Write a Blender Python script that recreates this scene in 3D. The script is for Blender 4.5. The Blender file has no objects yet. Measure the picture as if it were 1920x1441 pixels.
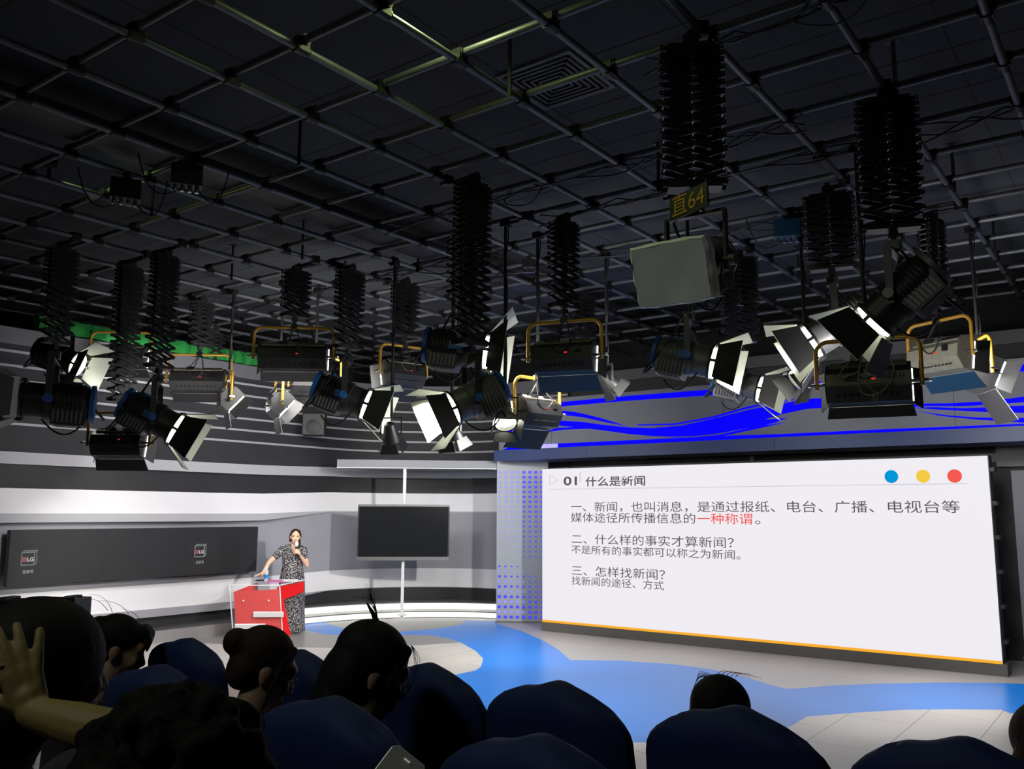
import bpy, bmesh, math, random
from mathutils import Vector, Matrix
from mathutils.geometry import delaunay_2d_cdt
random.seed(7)
PI = math.pi
SC = bpy.context.scene
COL = SC.collection
# ------------------------------------------------------------------ camera, world, exposure, light levels
F_PX, YAW, PITCH, ROLL, EYE = 1649.55, 0.63267725, 0.14351413, 0.00416205, 1.95
_f0 = Vector((-math.sin(YAW), math.cos(YAW), 0)); _r0 = Vector((math.cos(YAW), math.sin(YAW), 0)); _u0 = Vector((0, 0, 1))
FW = _f0*math.cos(PITCH) + _u0*math.sin(PITCH)
_u = _u0*math.cos(PITCH) - _f0*math.sin(PITCH)
RT = _r0*math.cos(ROLL) + _u*math.sin(ROLL)
UP = _u*math.cos(ROLL) - _r0*math.sin(ROLL)
cd = bpy.data.cameras.new('camera'); cam = bpy.data.objects.new('camera', cd); COL.objects.link(cam)
cd.sensor_width = 36.0; cd.lens = F_PX/1920*36.0; cd.clip_start = 0.05; cd.clip_end = 200
cam.matrix_world = Matrix(((RT.x, UP.x, -FW.x, 0), (RT.y, UP.y, -FW.y, 0), (RT.z, UP.z, -FW.z, EYE), (0, 0, 0, 1)))
SC.camera = cam
SC.view_settings.view_transform = 'Standard'; SC.view_settings.look = 'None'
SC.view_settings.exposure = 0.0; SC.view_settings.gamma = 1.0; SC.view_settings.use_curve_mapping = False
wd = bpy.data.worlds.new('world'); SC.world = wd; wd.use_nodes = True
wd.node_tree.nodes['Background'].inputs[0].default_value = (0.5, 0.6, 0.8, 1)
wd.node_tree.nodes['Background'].inputs[1].default_value = 0.0
SPOT_W = 480.0        # stage spotlights
PANEL_W = 40.0        # soft panels
REAR_FILL_W = 160.0        # unseen fill lamp added behind the audience
HOUSE_W = 40.0        # lamp above the audience
SCREEN_E = 0.93       # big screen

def lamp(kind, name, parent, loc, rot, energy, color=(1, 1, 1), **kw):
    d = bpy.data.lights.new(name, kind); d.energy = energy; d.color = color
    for k, v in kw.items(): setattr(d, k, v)
    o = bpy.data.objects.new(name, d); COL.objects.link(o); o.parent = parent
    o.location = loc; o.rotation_euler = rot
    return o

# ------------------------------------------------------------------ points of the place, measured from the photograph
def ray(x, y): return FW + RT*((x-960)/F_PX) - UP*((y-720.5)/F_PX)
E0 = Vector((0, 0, EYE))
def onz(x, y, z): d = ray(x, y); return E0 + d*((z-EYE)/d.z)
def onx(x, y, X): d = ray(x, y); return E0 + d*(X/d.x)
def ony(x, y, Y): d = ray(x, y); return E0 + d*(Y/d.y)
def dep(x, y, D): d = ray(x, y); return E0 + d*(D/math.hypot(d.x, d.y))

# ------------------------------------------------------------------ materials
MATS = {}
def mat(name, col, rough=0.6, metal=0.0, emit=None, es=1.0, noise=0.0, nscale=8.0, bump=0.0, alpha=None, trans=0.0, spec=None, stretch=None):
    m = bpy.data.materials.new(name); m.use_nodes = True; nt = m.node_tree; b = nt.nodes['Principled BSDF']
    b.inputs['Base Color'].default_value = (*col, 1); b.inputs['Roughness'].default_value = rough; b.inputs['Metallic'].default_value = metal
    if spec is not None: b.inputs['Specular IOR Level'].default_value = spec
    if trans: b.inputs['Transmission Weight'].default_value = trans; b.inputs['IOR'].default_value = 1.3
    if emit: b.inputs['Emission Color'].default_value = (*emit, 1); b.inputs['Emission Strength'].default_value = es
    if alpha is not None: b.inputs['Alpha'].default_value = alpha
    if noise or bump:
        tc = nt.nodes.new('ShaderNodeTexCoord'); mp = nt.nodes.new('ShaderNodeMapping'); n = nt.nodes.new('ShaderNodeTexNoise')
        n.inputs['Scale'].default_value = nscale; n.inputs['Detail'].default_value = 5
        if stretch: mp.inputs['Scale'].default_value = stretch
        nt.links.new(tc.outputs['Object'], mp.inputs[0]); nt.links.new(mp.outputs[0], n.inputs['Vector'])
        if noise:
            mx = nt.nodes.new('ShaderNodeMix'); mx.data_type = 'RGBA'
            lo = [max(0, c*(1-noise)) for c in col]; hi = [min(1, c*(1+noise)) for c in col]
            mx.inputs[6].default_value = (*lo, 1); mx.inputs[7].default_value = (*hi, 1)
            nt.links.new(n.outputs['Fac'], mx.inputs[0]); nt.links.new(mx.outputs[2], b.inputs['Base Color'])
        if bump:
            bp = nt.nodes.new('ShaderNodeBump'); bp.inputs['Strength'].default_value = bump; bp.inputs['Distance'].default_value = 0.01
            nt.links.new(n.outputs['Fac'], bp.inputs['Height']); nt.links.new(bp.outputs[0], b.inputs['Normal'])
    MATS[name] = m
    return m

def floor_mat(name, col, rough, seam, seamcol, bw=1.2, bh=0.6):
    m = bpy.data.materials.new(name); m.use_nodes = True; nt = m.node_tree; b = nt.nodes['Principled BSDF']
    tc = nt.nodes.new('ShaderNodeTexCoord'); br = nt.nodes.new('ShaderNodeTexBrick'); nz = nt.nodes.new('ShaderNodeTexNoise')
    mp = nt.nodes.new('ShaderNodeMapping'); mp.inputs['Rotation'].default_value = (0, 0, PI/2); mp.inputs['Location'].default_value = (0.15, 0.25, 0)
    nt.links.new(tc.outputs['Object'], mp.inputs[0]); nt.links.new(mp.outputs[0], br.inputs['Vector']); nt.links.new(tc.outputs['Object'], nz.inputs['Vector'])
    br.inputs['Scale'].default_value = 1; br.inputs['Brick Width'].default_value = bw; br.inputs['Row Height'].default_value = bh
    br.inputs['Mortar Size'].default_value = seam; br.inputs['Mortar Smooth'].default_value = 0.1
    br.inputs['Color1'].default_value = (*col, 1); br.inputs['Color2'].default_value = (*[c*0.97 for c in col], 1); br.inputs['Mortar'].default_value = (*seamcol, 1)
    nz.inputs['Scale'].default_value = 1.3; nz.inputs['Detail'].default_value = 4
    mx = nt.nodes.new('ShaderNodeMix'); mx.data_type = 'RGBA'; mx.blend_type = 'MULTIPLY'; mx.inputs[0].default_value = 0.06; b.inputs['Specular IOR Level'].default_value = 0.3
    nt.links.new(br.outputs['Color'], mx.inputs[6]); nt.links.new(nz.outputs['Fac'], mx.inputs[7])
    nt.links.new(mx.outputs[2], b.inputs['Base Color'])
    rr = nt.nodes.new('ShaderNodeMapRange'); rr.inputs[3].default_value = rough*1.15; rr.inputs[4].default_value = rough*1.25
    nt.links.new(nz.outputs['Fac'], rr.inputs[0]); nt.links.new(rr.outputs[0], b.inputs['Roughness'])
    MATS[name] = m
    return m

def dress_mat(name, lo, hi, scale):
    m = bpy.data.materials.new(name); m.use_nodes = True; nt = m.node_tree; b = nt.nodes['Principled BSDF']
    tc = nt.nodes.new('ShaderNodeTexCoord'); vo = nt.nodes.new('ShaderNodeTexVoronoi'); vo.inputs['Scale'].default_value = scale
    rp = nt.nodes.new('ShaderNodeValToRGB'); rp.color_ramp.elements[0].position = 0.30; rp.color_ramp.elements[1].position = 0.42
    rp.color_ramp.elements[0].color = (*hi, 1); rp.color_ramp.elements[1].color = (*lo, 1)
    nt.links.new(tc.outputs['Object'], vo.inputs['Vector']); nt.links.new(vo.outputs['Distance'], rp.inputs[0]); nt.links.new(rp.outputs[0], b.inputs['Base Color'])
    b.inputs['Roughness'].default_value = 0.8
    MATS[name] = m
    return m

mat('ceiling_board', (0.032, 0.035, 0.041), 0.85, noise=0.25, nscale=3, bump=0.1)
mat('pipe_steel', (0.10, 0.105, 0.115), 0.45, 0.4, noise=0.35, nscale=6)
mat('black_steel', (0.012, 0.012, 0.013), 0.45, 0.3, noise=0.3, nscale=20)
mat('scissor_black', (0.010, 0.010, 0.011), 0.38, 0.4)
mat('bolt_steel', (0.55, 0.55, 0.55), 0.25, 1.0)
mat('cable_black', (0.006, 0.006, 0.006), 0.5)
mat('wall_dark', (0.028, 0.029, 0.034), 0.7, noise=0.25, nscale=2.5, stretch=(1, 1, 3))
mat('wall_darker', (0.022, 0.023, 0.026), 0.6, noise=0.3, nscale=2.0)
mat('wall_top_gray', (0.15, 0.15, 0.165), 0.55, noise=0.05, nscale=2)
mat('wall_stripe', (0.40, 0.40, 0.43), 0.5, noise=0.05)
mat('wall_gray', (0.46, 0.46, 0.49), 0.55, noise=0.05, nscale=2)
mat('wall_light_gray', (0.34, 0.34, 0.38), 0.55, noise=0.05, nscale=2)
mat('wall_white', (0.84, 0.83, 0.87), 0.5, noise=0.03, nscale=2)
mat('studio_black', (0.012, 0.012, 0.014), 0.9, noise=0.2, nscale=4)
mat('green_cloth', (0.01, 0.22, 0.035), 0.85, noise=0.25, nscale=9, stretch=(1, 1, 0.3))
mat('header_gray', (0.19, 0.20, 0.22), 0.5, noise=0.1, nscale=2)
mat('header_navy', (0.035, 0.06, 0.17), 0.45, noise=0.15, nscale=2)
mat('blue_light', (0.0, 0.0, 0.04), 0.6, emit=(0.002, 0.0, 1.0), es=0.95, spec=0.05)
mat('pale_blue_light', (0.3, 0.3, 0.8), 0.4, emit=(0.42, 0.36, 1.0), es=0.8)
mat('column_gray', (0.36, 0.38, 0.41), 0.4, 0.2, noise=0.06, nscale=2)
mat('dot_blue', (0.03, 0.03, 0.3), 0.4, emit=(0.05, 0.04, 0.95), es=0.9)
mat('dot_lilac', (0.2, 0.2, 0.5), 0.4, emit=(0.18, 0.17, 0.62), es=0.8)
mat('screen_white', (0.0, 0.0, 0.0), 0.5, emit=(0.93, 0.90, 0.96), es=SCREEN_E, spec=0.1)
mat('ink_gray', (0.02, 0.02, 0.02), 0.5, emit=(0.075, 0.07, 0.08), es=1.0, spec=0.0)
mat('ink_pale', (0.02, 0.02, 0.02), 0.5, emit=(0.55, 0.54, 0.58), es=1.0, spec=0.0)
mat('ink_red', (0.02, 0.0, 0.0), 0.5, emit=(0.87, 0.05, 0.035), es=1.0, spec=0.0)
mat('ink_coral', (0.02, 0.0, 0.0), 0.5, emit=(0.90, 0.10, 0.08), es=1.0, spec=0.0)
mat('ink_yellow', (0.02, 0.02, 0.0), 0.5, emit=(0.90, 0.58, 0.06), es=1.0, spec=0.0)
mat('ink_blue', (0.0, 0.01, 0.02), 0.5, emit=(0.0, 0.30, 0.68), es=1.0, spec=0.0)
mat('ink_orange', (0.02, 0.02, 0.0), 0.5, emit=(0.95, 0.42, 0.03), es=1.0, spec=0.0)
mat('plinth_gray', (0.085, 0.08, 0.078), 0.5, noise=0.1)
mat('frame_black', (0.014, 0.014, 0.016), 0.5)
mat('panel_black', (0.017, 0.017, 0.019), 0.45, noise=0.12, nscale=3)
mat('logo_gray', (0.25, 0.30, 0.29), 0.5)
mat('logo_white', (0.6, 0.6, 0.6), 0.5)
mat('logo_red', (0.30, 0.08, 0.09), 0.5)
mat('tv_glass', (0.012, 0.013, 0.015), 0.16)
mat('tv_bezel', (0.20, 0.20, 0.20), 0.35, 0.7, noise=0.1)
mat('white_metal', (0.72, 0.73, 0.74), 0.35, 0.1)
mat('beam_gray', (0.17, 0.18, 0.20), 0.4, 0.3, noise=0.05)
mat('step_strip', (0.9, 0.9, 0.85), 0.4, emit=(1.0, 0.98, 0.93), es=0.9)
mat('step_metal', (0.20, 0.205, 0.205), 0.3, 0.5, noise=0.1)
mat('step_gray', (0.25, 0.24, 0.25), 0.5, noise=0.1)
mat('step_dark', (0.05, 0.05, 0.055), 0.6)
mat('red_panel', (0.62, 0.025, 0.02), 0.35)
mat('red_gloss', (0.78, 0.008, 0.006), 0.3)
mat('clear_plastic', (0.95, 0.95, 0.98), 0.08, alpha=0.03, spec=0.3)
mat('clear_edge', (0.9, 0.9, 0.95), 0.15, alpha=0.75)
mat('bar_silver', (0.74, 0.75, 0.76), 0.3, 0.2)
mat('paper', (0.85, 0.84, 0.82), 0.8)
mat('folder_pink', (0.55, 0.14, 0.40), 0.6)
mat('bottle_clear', (0.85, 0.9, 0.95), 0.08, alpha=0.45)
mat('bottle_label', (0.02, 0.22, 0.55), 0.4)
mat('bottle_cap', (0.9, 0.9, 0.9), 0.4)
mat('skin_light', (0.80, 0.50, 0.34), 0.5, noise=0.05, nscale=14)
mat('skin_tan', (0.30, 0.18, 0.11), 0.55, noise=0.08, nscale=14)
mat('skin_hand', (0.27, 0.195, 0.06), 0.62, noise=0.08, nscale=20, bump=0.05)
mat('hair_black', (0.009, 0.008, 0.008), 0.7, noise=0.3, nscale=30, bump=0.35, stretch=(1, 6, 1), spec=0.2)
mat('hair_brown', (0.028, 0.015, 0.010), 0.7, noise=0.3, nscale=30, bump=0.35, stretch=(1, 6, 1), spec=0.2)
mat('hair_curly', (0.010, 0.009, 0.008), 0.8, noise=0.3, nscale=60, bump=0.8, spec=0.1)
mat('band_gray', (0.10, 0.10, 0.115), 0.6, noise=0.1, nscale=2)
mat('lip_red', (0.50, 0.12, 0.10), 0.4)
mat('eye_white', (0.8, 0.8, 0.78), 0.3)
mat('eye_dark', (0.02, 0.012, 0.01), 0.2)
dress_mat('dress_print', (0.022, 0.022, 0.028), (0.62, 0.60, 0.60), 62)
mat('shoe_black', (0.01, 0.01, 0.01), 0.3)
mat('shirt_dark', (0.03, 0.03, 0.035), 0.8, noise=0.2)
mat('shirt_white', (0.45, 0.45, 0.45), 0.8)
mat('shirt_gray', (0.10, 0.09, 0.09), 0.8, noise=0.2)
mat('glasses_metal', (0.35, 0.35, 0.36), 0.25, 0.8)
mat('seat_blue', (0.006, 0.018, 0.10), 0.75, noise=0.25, nscale=5, bump=0.15)
mat('seat_frame', (0.02, 0.02, 0.02), 0.5)
mat('riser_gray', (0.06, 0.06, 0.065), 0.8)
mat('lamp_black', (0.022, 0.022, 0.023), 0.42, 0.2, noise=0.2, nscale=14)
mat('lamp_gray', (0.13, 0.13, 0.135), 0.45, 0.3, noise=0.2, nscale=14)
mat('lamp_blue', (0.008, 0.09, 0.32), 0.45, noise=0.1)
mat('panel_blue', (0.006, 0.045, 0.10), 0.45, noise=0.1)
mat('door_inner', (0.34, 0.36, 0.31), 0.45, 0.3)
mat('lens_glow', (0.9, 0.9, 0.8), 0.3, emit=(1.0, 1.0, 0.82), es=14.0)
mat('lens_off', (0.12, 0.13, 0.13), 0.15)
mat('green_glow', (0.8, 0.9, 0.5), 0.4, emit=(.82, 1.0, .42), es=6.0)
mat('bolt_dull', (0.22, 0.22, 0.22), 0.3, 0.8)
mat('tube_glow', (0.9, 0.9, 0.9), 0.3, emit=(1.0, 0.98, 0.92), es=5.0)
mat('yoke_gold', (0.50, 0.27, 0.03), 0.38, 0.3, noise=0.15)
mat('reflector_emit_white', (0.80, 0.78, 0.80), 0.4, emit=(0.8, 0.78, 0.82), es=0.5)  # lit look of the flaps put in as emission; they are no lamps
mat('dust_gray', (0.20, 0.19, 0.15), 0.7, noise=0.4, nscale=25)
mat('led_red', (0.3, 0.0, 0.0), 0.4, emit=(1.0, 0.03, 0.02), es=0.8)
mat('diffuser', (0.82, 0.85, 0.80), 0.8, noise=0.16, nscale=4, bump=0.1)
mat('sign_black', (0.015, 0.014, 0.01), 0.5)
mat('sign_gold', (0.50, 0.28, 0.01), 0.5)
mat('phone_gray', (0.42, 0.42, 0.38), 0.35, 0.2)
mat('phone_screen', (0.01, 0.01, 0.01), 0.15)
mat('phone_text', (0.5, 0.5, 0.5), 0.5, emit=(0.35, 0.36, 0.36), es=0.7)
floor_mat('floor_white', (0.60, 0.57, 0.555), 0.26, 0.004, (0.16, 0.15, 0.15))
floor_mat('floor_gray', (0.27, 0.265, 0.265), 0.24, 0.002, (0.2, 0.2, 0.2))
floor_mat('floor_pale', (0.42, 0.41, 0.42), 0.24, 0.002, (0.35, 0.35, 0.35))
floor_mat('floor_blue', (0.012, 0.235, 0.86), 0.26, 0.001, (0.012, 0.22, 0.8))

# ------------------------------------------------------------------ mesh builder
class MB:
    def __init__(s): s.v = []; s.f = []; s.m = []; s.mi = 0; s.X = Matrix.Identity(4)
    def at(s, X): s.X = X; return s
    def use(s, i): s.mi = i; return s
    def _v(s, pts):
        n = len(s.v); s.v.extend([s.X @ Vector(p) for p in pts]); return n
    def _f(s, fs, n):
        for f in fs: s.f.append([i+n for i in f]); s.m.append(s.mi)
    def box(s, c, size, R=None):
        a, b, d = (size[0]/2, size[1]/2, size[2]/2); c = Vector(c)
        P = [Vector((x, y, z)) for x in (-a, a) for y in (-b, b) for z in (-d, d)]
        if R is not None: P = [R @ p for p in P]
        n = s._v([c+p for p in P]); s._f([(0, 1, 3, 2), (4, 6, 7, 5), (0, 4, 5, 1), (2, 3, 7, 6), (0, 2, 6, 4), (1, 5, 7, 3)], n); return s
    def hexa(s, P):
        n = s._v(P); s._f([(3, 2, 1, 0), (4, 5, 6, 7), (0, 1, 5, 4), (1, 2, 6, 5), (2, 3, 7, 6), (3, 0, 4, 7)], n); return s
    def prism(s, poly, vec):
        vec = Vector(vec); k = len(poly); n = s._v([Vector(p) for p in poly]+[Vector(p)+vec for p in poly])
        s._f([tuple(range(k-1, -1, -1)), tuple(range(k, 2*k))], n)
        s._f([(i, (i+1) % k, k+(i+1) % k, k+i) for i in range(k)], n); return s
    def plate(s, quad, th):
        q = [Vector(p) for p in quad]; nn = (q[1]-q[0]).cross(q[2]-q[0]).normalized()*th
        return s.prism(q, nn)
    def tube(s, pts, r, seg=8, closed=False, r2=None):
        pts = [Vector(p) for p in pts]; k = len(pts); rings = []
        t0 = (pts[1]-pts[0]).normalized(); ref = Vector((0, 0, 1)) if abs(t0.z) < 0.9 else Vector((1, 0, 0))
        a = t0.cross(ref).normalized(); n0 = len(s.v)
        for i in range(k):
            if closed: t = (pts[(i+1) % k]-pts[i-1]).normalized()
            else: t = (pts[min(i+1, k-1)]-pts[max(i-1, 0)]).normalized()
            a = (a-t*a.dot(t))
            a = a.normalized() if a.length > 1e-6 else t.orthogonal().normalized()
            b = t.cross(a); rr = r if r2 is None else r+(r2-r)*i/(k-1)
            s._v([pts[i]+(a*math.cos(2*PI*j/seg)+b*math.sin(2*PI*j/seg))*rr for j in range(seg)])
        for i in range(k if closed else k-1):
            i2 = (i+1) % k
            s._f([(i*seg+j, i*seg+(j+1) % seg, i2*seg+(j+1) % seg, i2*seg+j) for j in range(seg)], n0)
        if not closed:
            s._f([tuple(range(seg-1, -1, -1)), tuple(range((k-1)*seg, k*seg))], n0)
        return s
    def lathe(s, prof, seg=20, axis='Z', cap=True):
        n0 = len(s.v)
        for (r, h) in prof:
            ring = []
            for j in range(seg):
                c, q = r*math.cos(2*PI*j/seg), r*math.sin(2*PI*j/seg)
                ring.append((c, q, h) if axis == 'Z' else ((q, h, c) if axis == 'Y' else (h, c, q)))
            s._v(ring)
        k = len(prof)
        for i in range(k-1):
            s._f([(i*seg+j, i*seg+(j+1) % seg, (i+1)*seg+(j+1) % seg, (i+1)*seg+j) for j in range(seg)], n0)
        if cap: s._f([tuple(range(seg-1, -1, -1)), tuple(range((k-1)*seg, k*seg))], n0)
        return s
    def ball(s, c, r, seg=14, rings=9, R=None):
        if isinstance(r, (int, float)): r = (r, r, r)
        c = Vector(c); P = []
        for i in range(1, rings):
            t = PI*i/rings
            for j in range(seg):
                p = 2*PI*j/seg; P.append(Vector((r[0]*math.sin(t)*math.cos(p), r[1]*math.sin(t)*math.sin(p), r[2]*math.cos(t))))
        P.append(Vector((0, 0, r[2]))); P.append(Vector((0, 0, -r[2])))
        if R is not None: P = [R @ p for p in P]
        n = s._v([c+p for p in P]); tN = (rings-1)*seg
        fs = [(i*seg+j, (i+1)*seg+j, (i+1)*seg+(j+1) % seg, i*seg+(j+1) % seg) for i in range(rings-2) for j in range(seg)]
        fs += [(tN, j, (j+1) % seg) for j in range(seg)] + [(tN+1, (rings-2)*seg+(j+1) % seg, (rings-2)*seg+j) for j in range(seg)]
        s._f(fs, n); return s
    def cap(s, p0, p1, r0, r1=None, seg=12):
        r1 = r0 if r1 is None else r1
        p0 = Vector(p0); p1 = Vector(p1); s.ball(p0, r0, seg, 8); s.ball(p1, r1, seg, 8)
        if (p1-p0).length > 1e-5: s.tube([p0, p1], r0, seg, r2=r1)
        return s
    def chain(s, pts, rad, seg=12):
        for i in range(len(pts)-1): s.cap(pts[i], pts[i+1], rad[i], rad[i+1], seg)
        return s
    def mesh(s, name, mats, smooth=False, recalc=False):
        me = bpy.data.meshes.new(name); me.from_pydata([tuple(v) for v in s.v], [], s.f)
        for m in mats: me.materials.append(MATS[m] if isinstance(m, str) else m)
        if len(mats) > 1: me.polygons.foreach_set('material_index', s.m)
        if recalc:
            bm = bmesh.new(); bm.from_mesh(me); bmesh.ops.recalc_face_normals(bm, faces=bm.faces); bm.to_mesh(me); bm.free()
        if smooth:
            me.polygons.foreach_set('use_smooth', [True]*len(me.polygons))
            try: me.set_sharp_from_angle(angle=math.radians(40))
            except Exception: pass
        me.update(); return me
    def build(s, name, mats, parent=None, smooth=True, loc=None, rot=None, bevel=0):
        if isinstance(mats, str): mats = [mats]
        o = link(name, s.mesh(name, mats, smooth, True), parent, loc, rot)
        if bevel:
            b = o.modifiers.new('bevel', 'BEVEL'); b.width = bevel; b.segments = 2; b.limit_method = 'ANGLE'
        return o

def link(name, me, parent=None, loc=None, rot=None):
    o = bpy.data.objects.new(name, me); COL.objects.link(o); o.parent = parent
    if loc is not None: o.location = loc
    if rot is not None: o.rotation_euler = rot
    return o
def tag(o, label, cat, group=None, kind=None):
    o['label'] = label; o['category'] = cat
    if group: o['group'] = group
    if kind: o['kind'] = kind
    return o
def thing(name, label, cat, loc=(0, 0, 0), rotz=0.0, group=None):
    o = bpy.data.objects.new(name, None); COL.objects.link(o); o.location = loc; o.rotation_euler = (0, 0, rotz); o.empty_display_size = 0.1
    return tag(o, label, cat, group)
def struct(name, o=None):
    o['kind'] = 'structure'; return o
def dup(root, loc=None, rotz=None, label=None, group=None):
    r = root.copy(); COL.objects.link(r)
    if loc is not None: r.location = loc
    if rotz is not None: r.rotation_euler = (0, 0, rotz)
    if label: r['label'] = label
    if group: r['group'] = group
    for ch in list(root.children):
        c = ch.copy(); COL.objects.link(c); c.parent = r
        for g in list(ch.children):
            d = g.copy(); COL.objects.link(d); d.parent = c
    return r
def fuse(mb, name, mats, voxel, smooth=6, parent=None, loc=None, rot=None):
    """all the overlapping volumes of mb as one continuous surface"""
    me = mb.mesh(name+'_raw', mats, False, True); t = bpy.data.objects.new('raw', me); COL.objects.link(t)
    r = t.modifiers.new('r', 'REMESH'); r.mode = 'VOXEL'; r.voxel_size = voxel
    if smooth:
        q = t.modifiers.new('s', 'SMOOTH'); q.factor = 0.5; q.iterations = smooth
    dg = bpy.context.evaluated_depsgraph_get(); dg.update()
    nm = bpy.data.meshes.new_from_object(t.evaluated_get(dg)); nm.name = name
    bpy.data.objects.remove(t); bpy.data.meshes.remove(me)
    nm.polygons.foreach_set('use_smooth', [True]*len(nm.polygons))
    if not nm.materials: nm.materials.append(MATS[mats[0]])
    return link(name, nm, parent, loc, rot)
def text_mesh(body, size, m, name, parent, M, bold=0.0, ext=0.0, width=None, align='LEFT'):
    """lettering as a mesh in the local XY plane, then moved by M; width squeezes the line to that length"""
    cu = bpy.data.curves.new(name, 'FONT'); cu.body = body; cu.size = size; cu.offset = bold; cu.extrude = ext; cu.align_x = align
    t = bpy.data.objects.new('raw', cu); COL.objects.link(t)
    dg = bpy.context.evaluated_depsgraph_get(); dg.update()
    me = bpy.data.meshes.new_from_object(t.evaluated_get(dg)); bpy.data.objects.remove(t); bpy.data.curves.remove(cu)
    if width and me.vertices:
        xs = [v.co.x for v in me.vertices]; k = width/max(1e-6, max(xs)-min(xs)); x0 = min(xs) if align == 'LEFT' else 0
        for v in me.vertices: v.co.x = (v.co.x-x0)*k
    me.transform(M); me.materials.clear(); me.materials.append(MATS[m]); me.name = name
    return link(name, me, parent)
def rotz(a): return Matrix.Rotation(a, 4, 'Z')
def rotx(a): return Matrix.Rotation(a, 4, 'X')
def T(*p): return Matrix.Translation(Vector(p) if len(p) == 3 else Vector(p[0]))
def arc(cx, cy, R, a0, a1, n): return [(cx+R*math.cos(a0+(a1-a0)*i/n), cy+R*math.sin(a0+(a1-a0)*i/n)) for i in range(n+1)]
def bez(p0, p1, p2, n=10): return [Vector(p0)*(1-t)**2+Vector(p1)*2*t*(1-t)+Vector(p2)*t*t for t in [i/n for i in range(n+1)]]

# ================================================================== THE SETTING
# ---- floor: one surface, the blue swirl and the pale discs inlaid
def fl(pts): return [(lambda p: (p.x, p.y))(onz(x, y, 0)) for x, y in pts]
blue = fl([(545, 1171), (560, 1172), (600, 1164), (619, 1170), (655, 1180), (700, 1184), (750, 1183.6), (812, 1178.6), (865, 1170), (872, 1162), (926, 1163),
           (937, 1170.6), (979, 1183), (1021, 1201.5), (1046.5, 1217), (1069, 1236.7), (1162, 1238), (1256.6, 1244), (1333, 1254), (1399, 1269), (1442.5, 1282.5),
           (1473, 1290.6), (1508, 1289), (1555, 1284.7), (1631, 1281.4), (1762, 1278.8), (1883, 1280), (1990, 1284), (2230, 1300), (2230, 1385), (1990, 1345), (1892, 1336), (1878, 1330), (1784, 1329),
           (1697, 1330), (1609, 1335), (1513, 1342.7), (1485, 1359.5), (1440, 1379), (1400, 1389), (1330, 1393), (1176, 1391), (1000, 1372), (889, 1359), (815, 1335), (790, 1300), (812, 1279),
           (852, 1265), (892, 1256), (902, 1249), (906, 1234), (892, 1220), (864, 1204), (840, 1196), (806, 1190), (758, 1190), (685, 1191.7), (609, 1189), (575, 1181)])
disc = fl([(240, 1206), (300, 1201), (342, 1203), (430, 1208), (559, 1213), (620, 1214), (768, 1210), (864, 1204), (892, 1220), (906, 1234), (902, 1249), (892, 1256), (852, 1265), (812, 1279), (790, 1300), (700, 1330), (240, 1330)])
pale = fl([(926, 1163), (937, 1170.6), (979, 1183), (1021, 1201.5), (1046.5, 1217), (1069, 1236.7), (1162, 1238), (1256.6, 1244), (1333, 1254), (1399, 1269), (1442.5, 1282.5),
           (1473, 1290.6), (1508, 1289), (1555, 1284.7), (1631, 1281.4), (1762, 1278.8), (1883, 1280), (1990, 1284), (2230, 1300)]) + [(1.5, 13.9), (-9.2, 13.9)]
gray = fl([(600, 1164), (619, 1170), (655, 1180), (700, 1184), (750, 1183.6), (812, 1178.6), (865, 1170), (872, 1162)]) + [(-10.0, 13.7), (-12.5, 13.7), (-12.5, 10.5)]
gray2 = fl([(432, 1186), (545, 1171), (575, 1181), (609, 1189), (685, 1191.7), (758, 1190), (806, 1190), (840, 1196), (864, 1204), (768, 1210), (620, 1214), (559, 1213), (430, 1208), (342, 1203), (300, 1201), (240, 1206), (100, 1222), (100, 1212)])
def inside(p, poly):
    c = False; n = len(poly)
    for i in range(n):
        (x1, y1), (x2, y2) = poly[i], poly[i-1]
        if (y1 > p[1]) != (y2 > p[1]) and p[0] < (x2-x1)*(p[1]-y1)/(y2-y1)+x1: c = not c
    return c
outer = [(-15, -6), (5, -6), (5, 15.5), (-15, 15.5)]
V = []; Ed = []
for poly in (outer, blue, disc, pale, gray, gray2):
    n = len(V); V += [Vector(p) for p in poly]; Ed += [(n+i, n+(i+1) % len(poly)) for i in range(len(poly))]
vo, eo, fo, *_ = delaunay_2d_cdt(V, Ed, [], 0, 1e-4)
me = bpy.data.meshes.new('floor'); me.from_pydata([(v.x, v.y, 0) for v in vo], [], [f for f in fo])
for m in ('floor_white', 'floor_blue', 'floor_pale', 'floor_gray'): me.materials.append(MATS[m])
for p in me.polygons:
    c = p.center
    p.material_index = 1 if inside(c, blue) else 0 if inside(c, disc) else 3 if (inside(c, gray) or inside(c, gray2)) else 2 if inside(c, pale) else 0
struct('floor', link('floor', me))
# ---- ceiling with board seams, behind the pipe grid
CZ = 5.42; GZ = 5.0
mb = MB(); mb.box((-5, 4.75, CZ+0.05), (20, 21.5, 0.1)); mb.use(1)
k = 0
for i in range(26): mb.box((-5, 2.49+0.7425*(i-8), CZ-0.001), (20, 0.006, 0.004))
for i in range(14): mb.box((0.5-1.5*(i-2), 4.75, CZ-0.001), (0.005, 21.5, 0.004))
struct('ceiling', mb.build('ceiling', ['ceiling_board', 'studio_black'], smooth=False))
# ---- black studio shell
struct('w', MB().box((-15.05, 4.75, 2.7), (0.1, 21.5, 5.4)).build('wall_side', 'studio_black'))
struct('w', MB().box((5.05, 4.75, 2.7), (0.1, 21.5, 5.4)).build('wall_right', 'studio_black'))
struct('w', MB().box((-5, -6.05, 2.7), (20.2, 0.1, 5.4)).build('wall_front', 'studio_black'))
struct('w', MB().box((-5, 15.55, 2.7), (20.2, 0.1, 5.4)).build('wall_rear', 'studio_black'))
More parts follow.
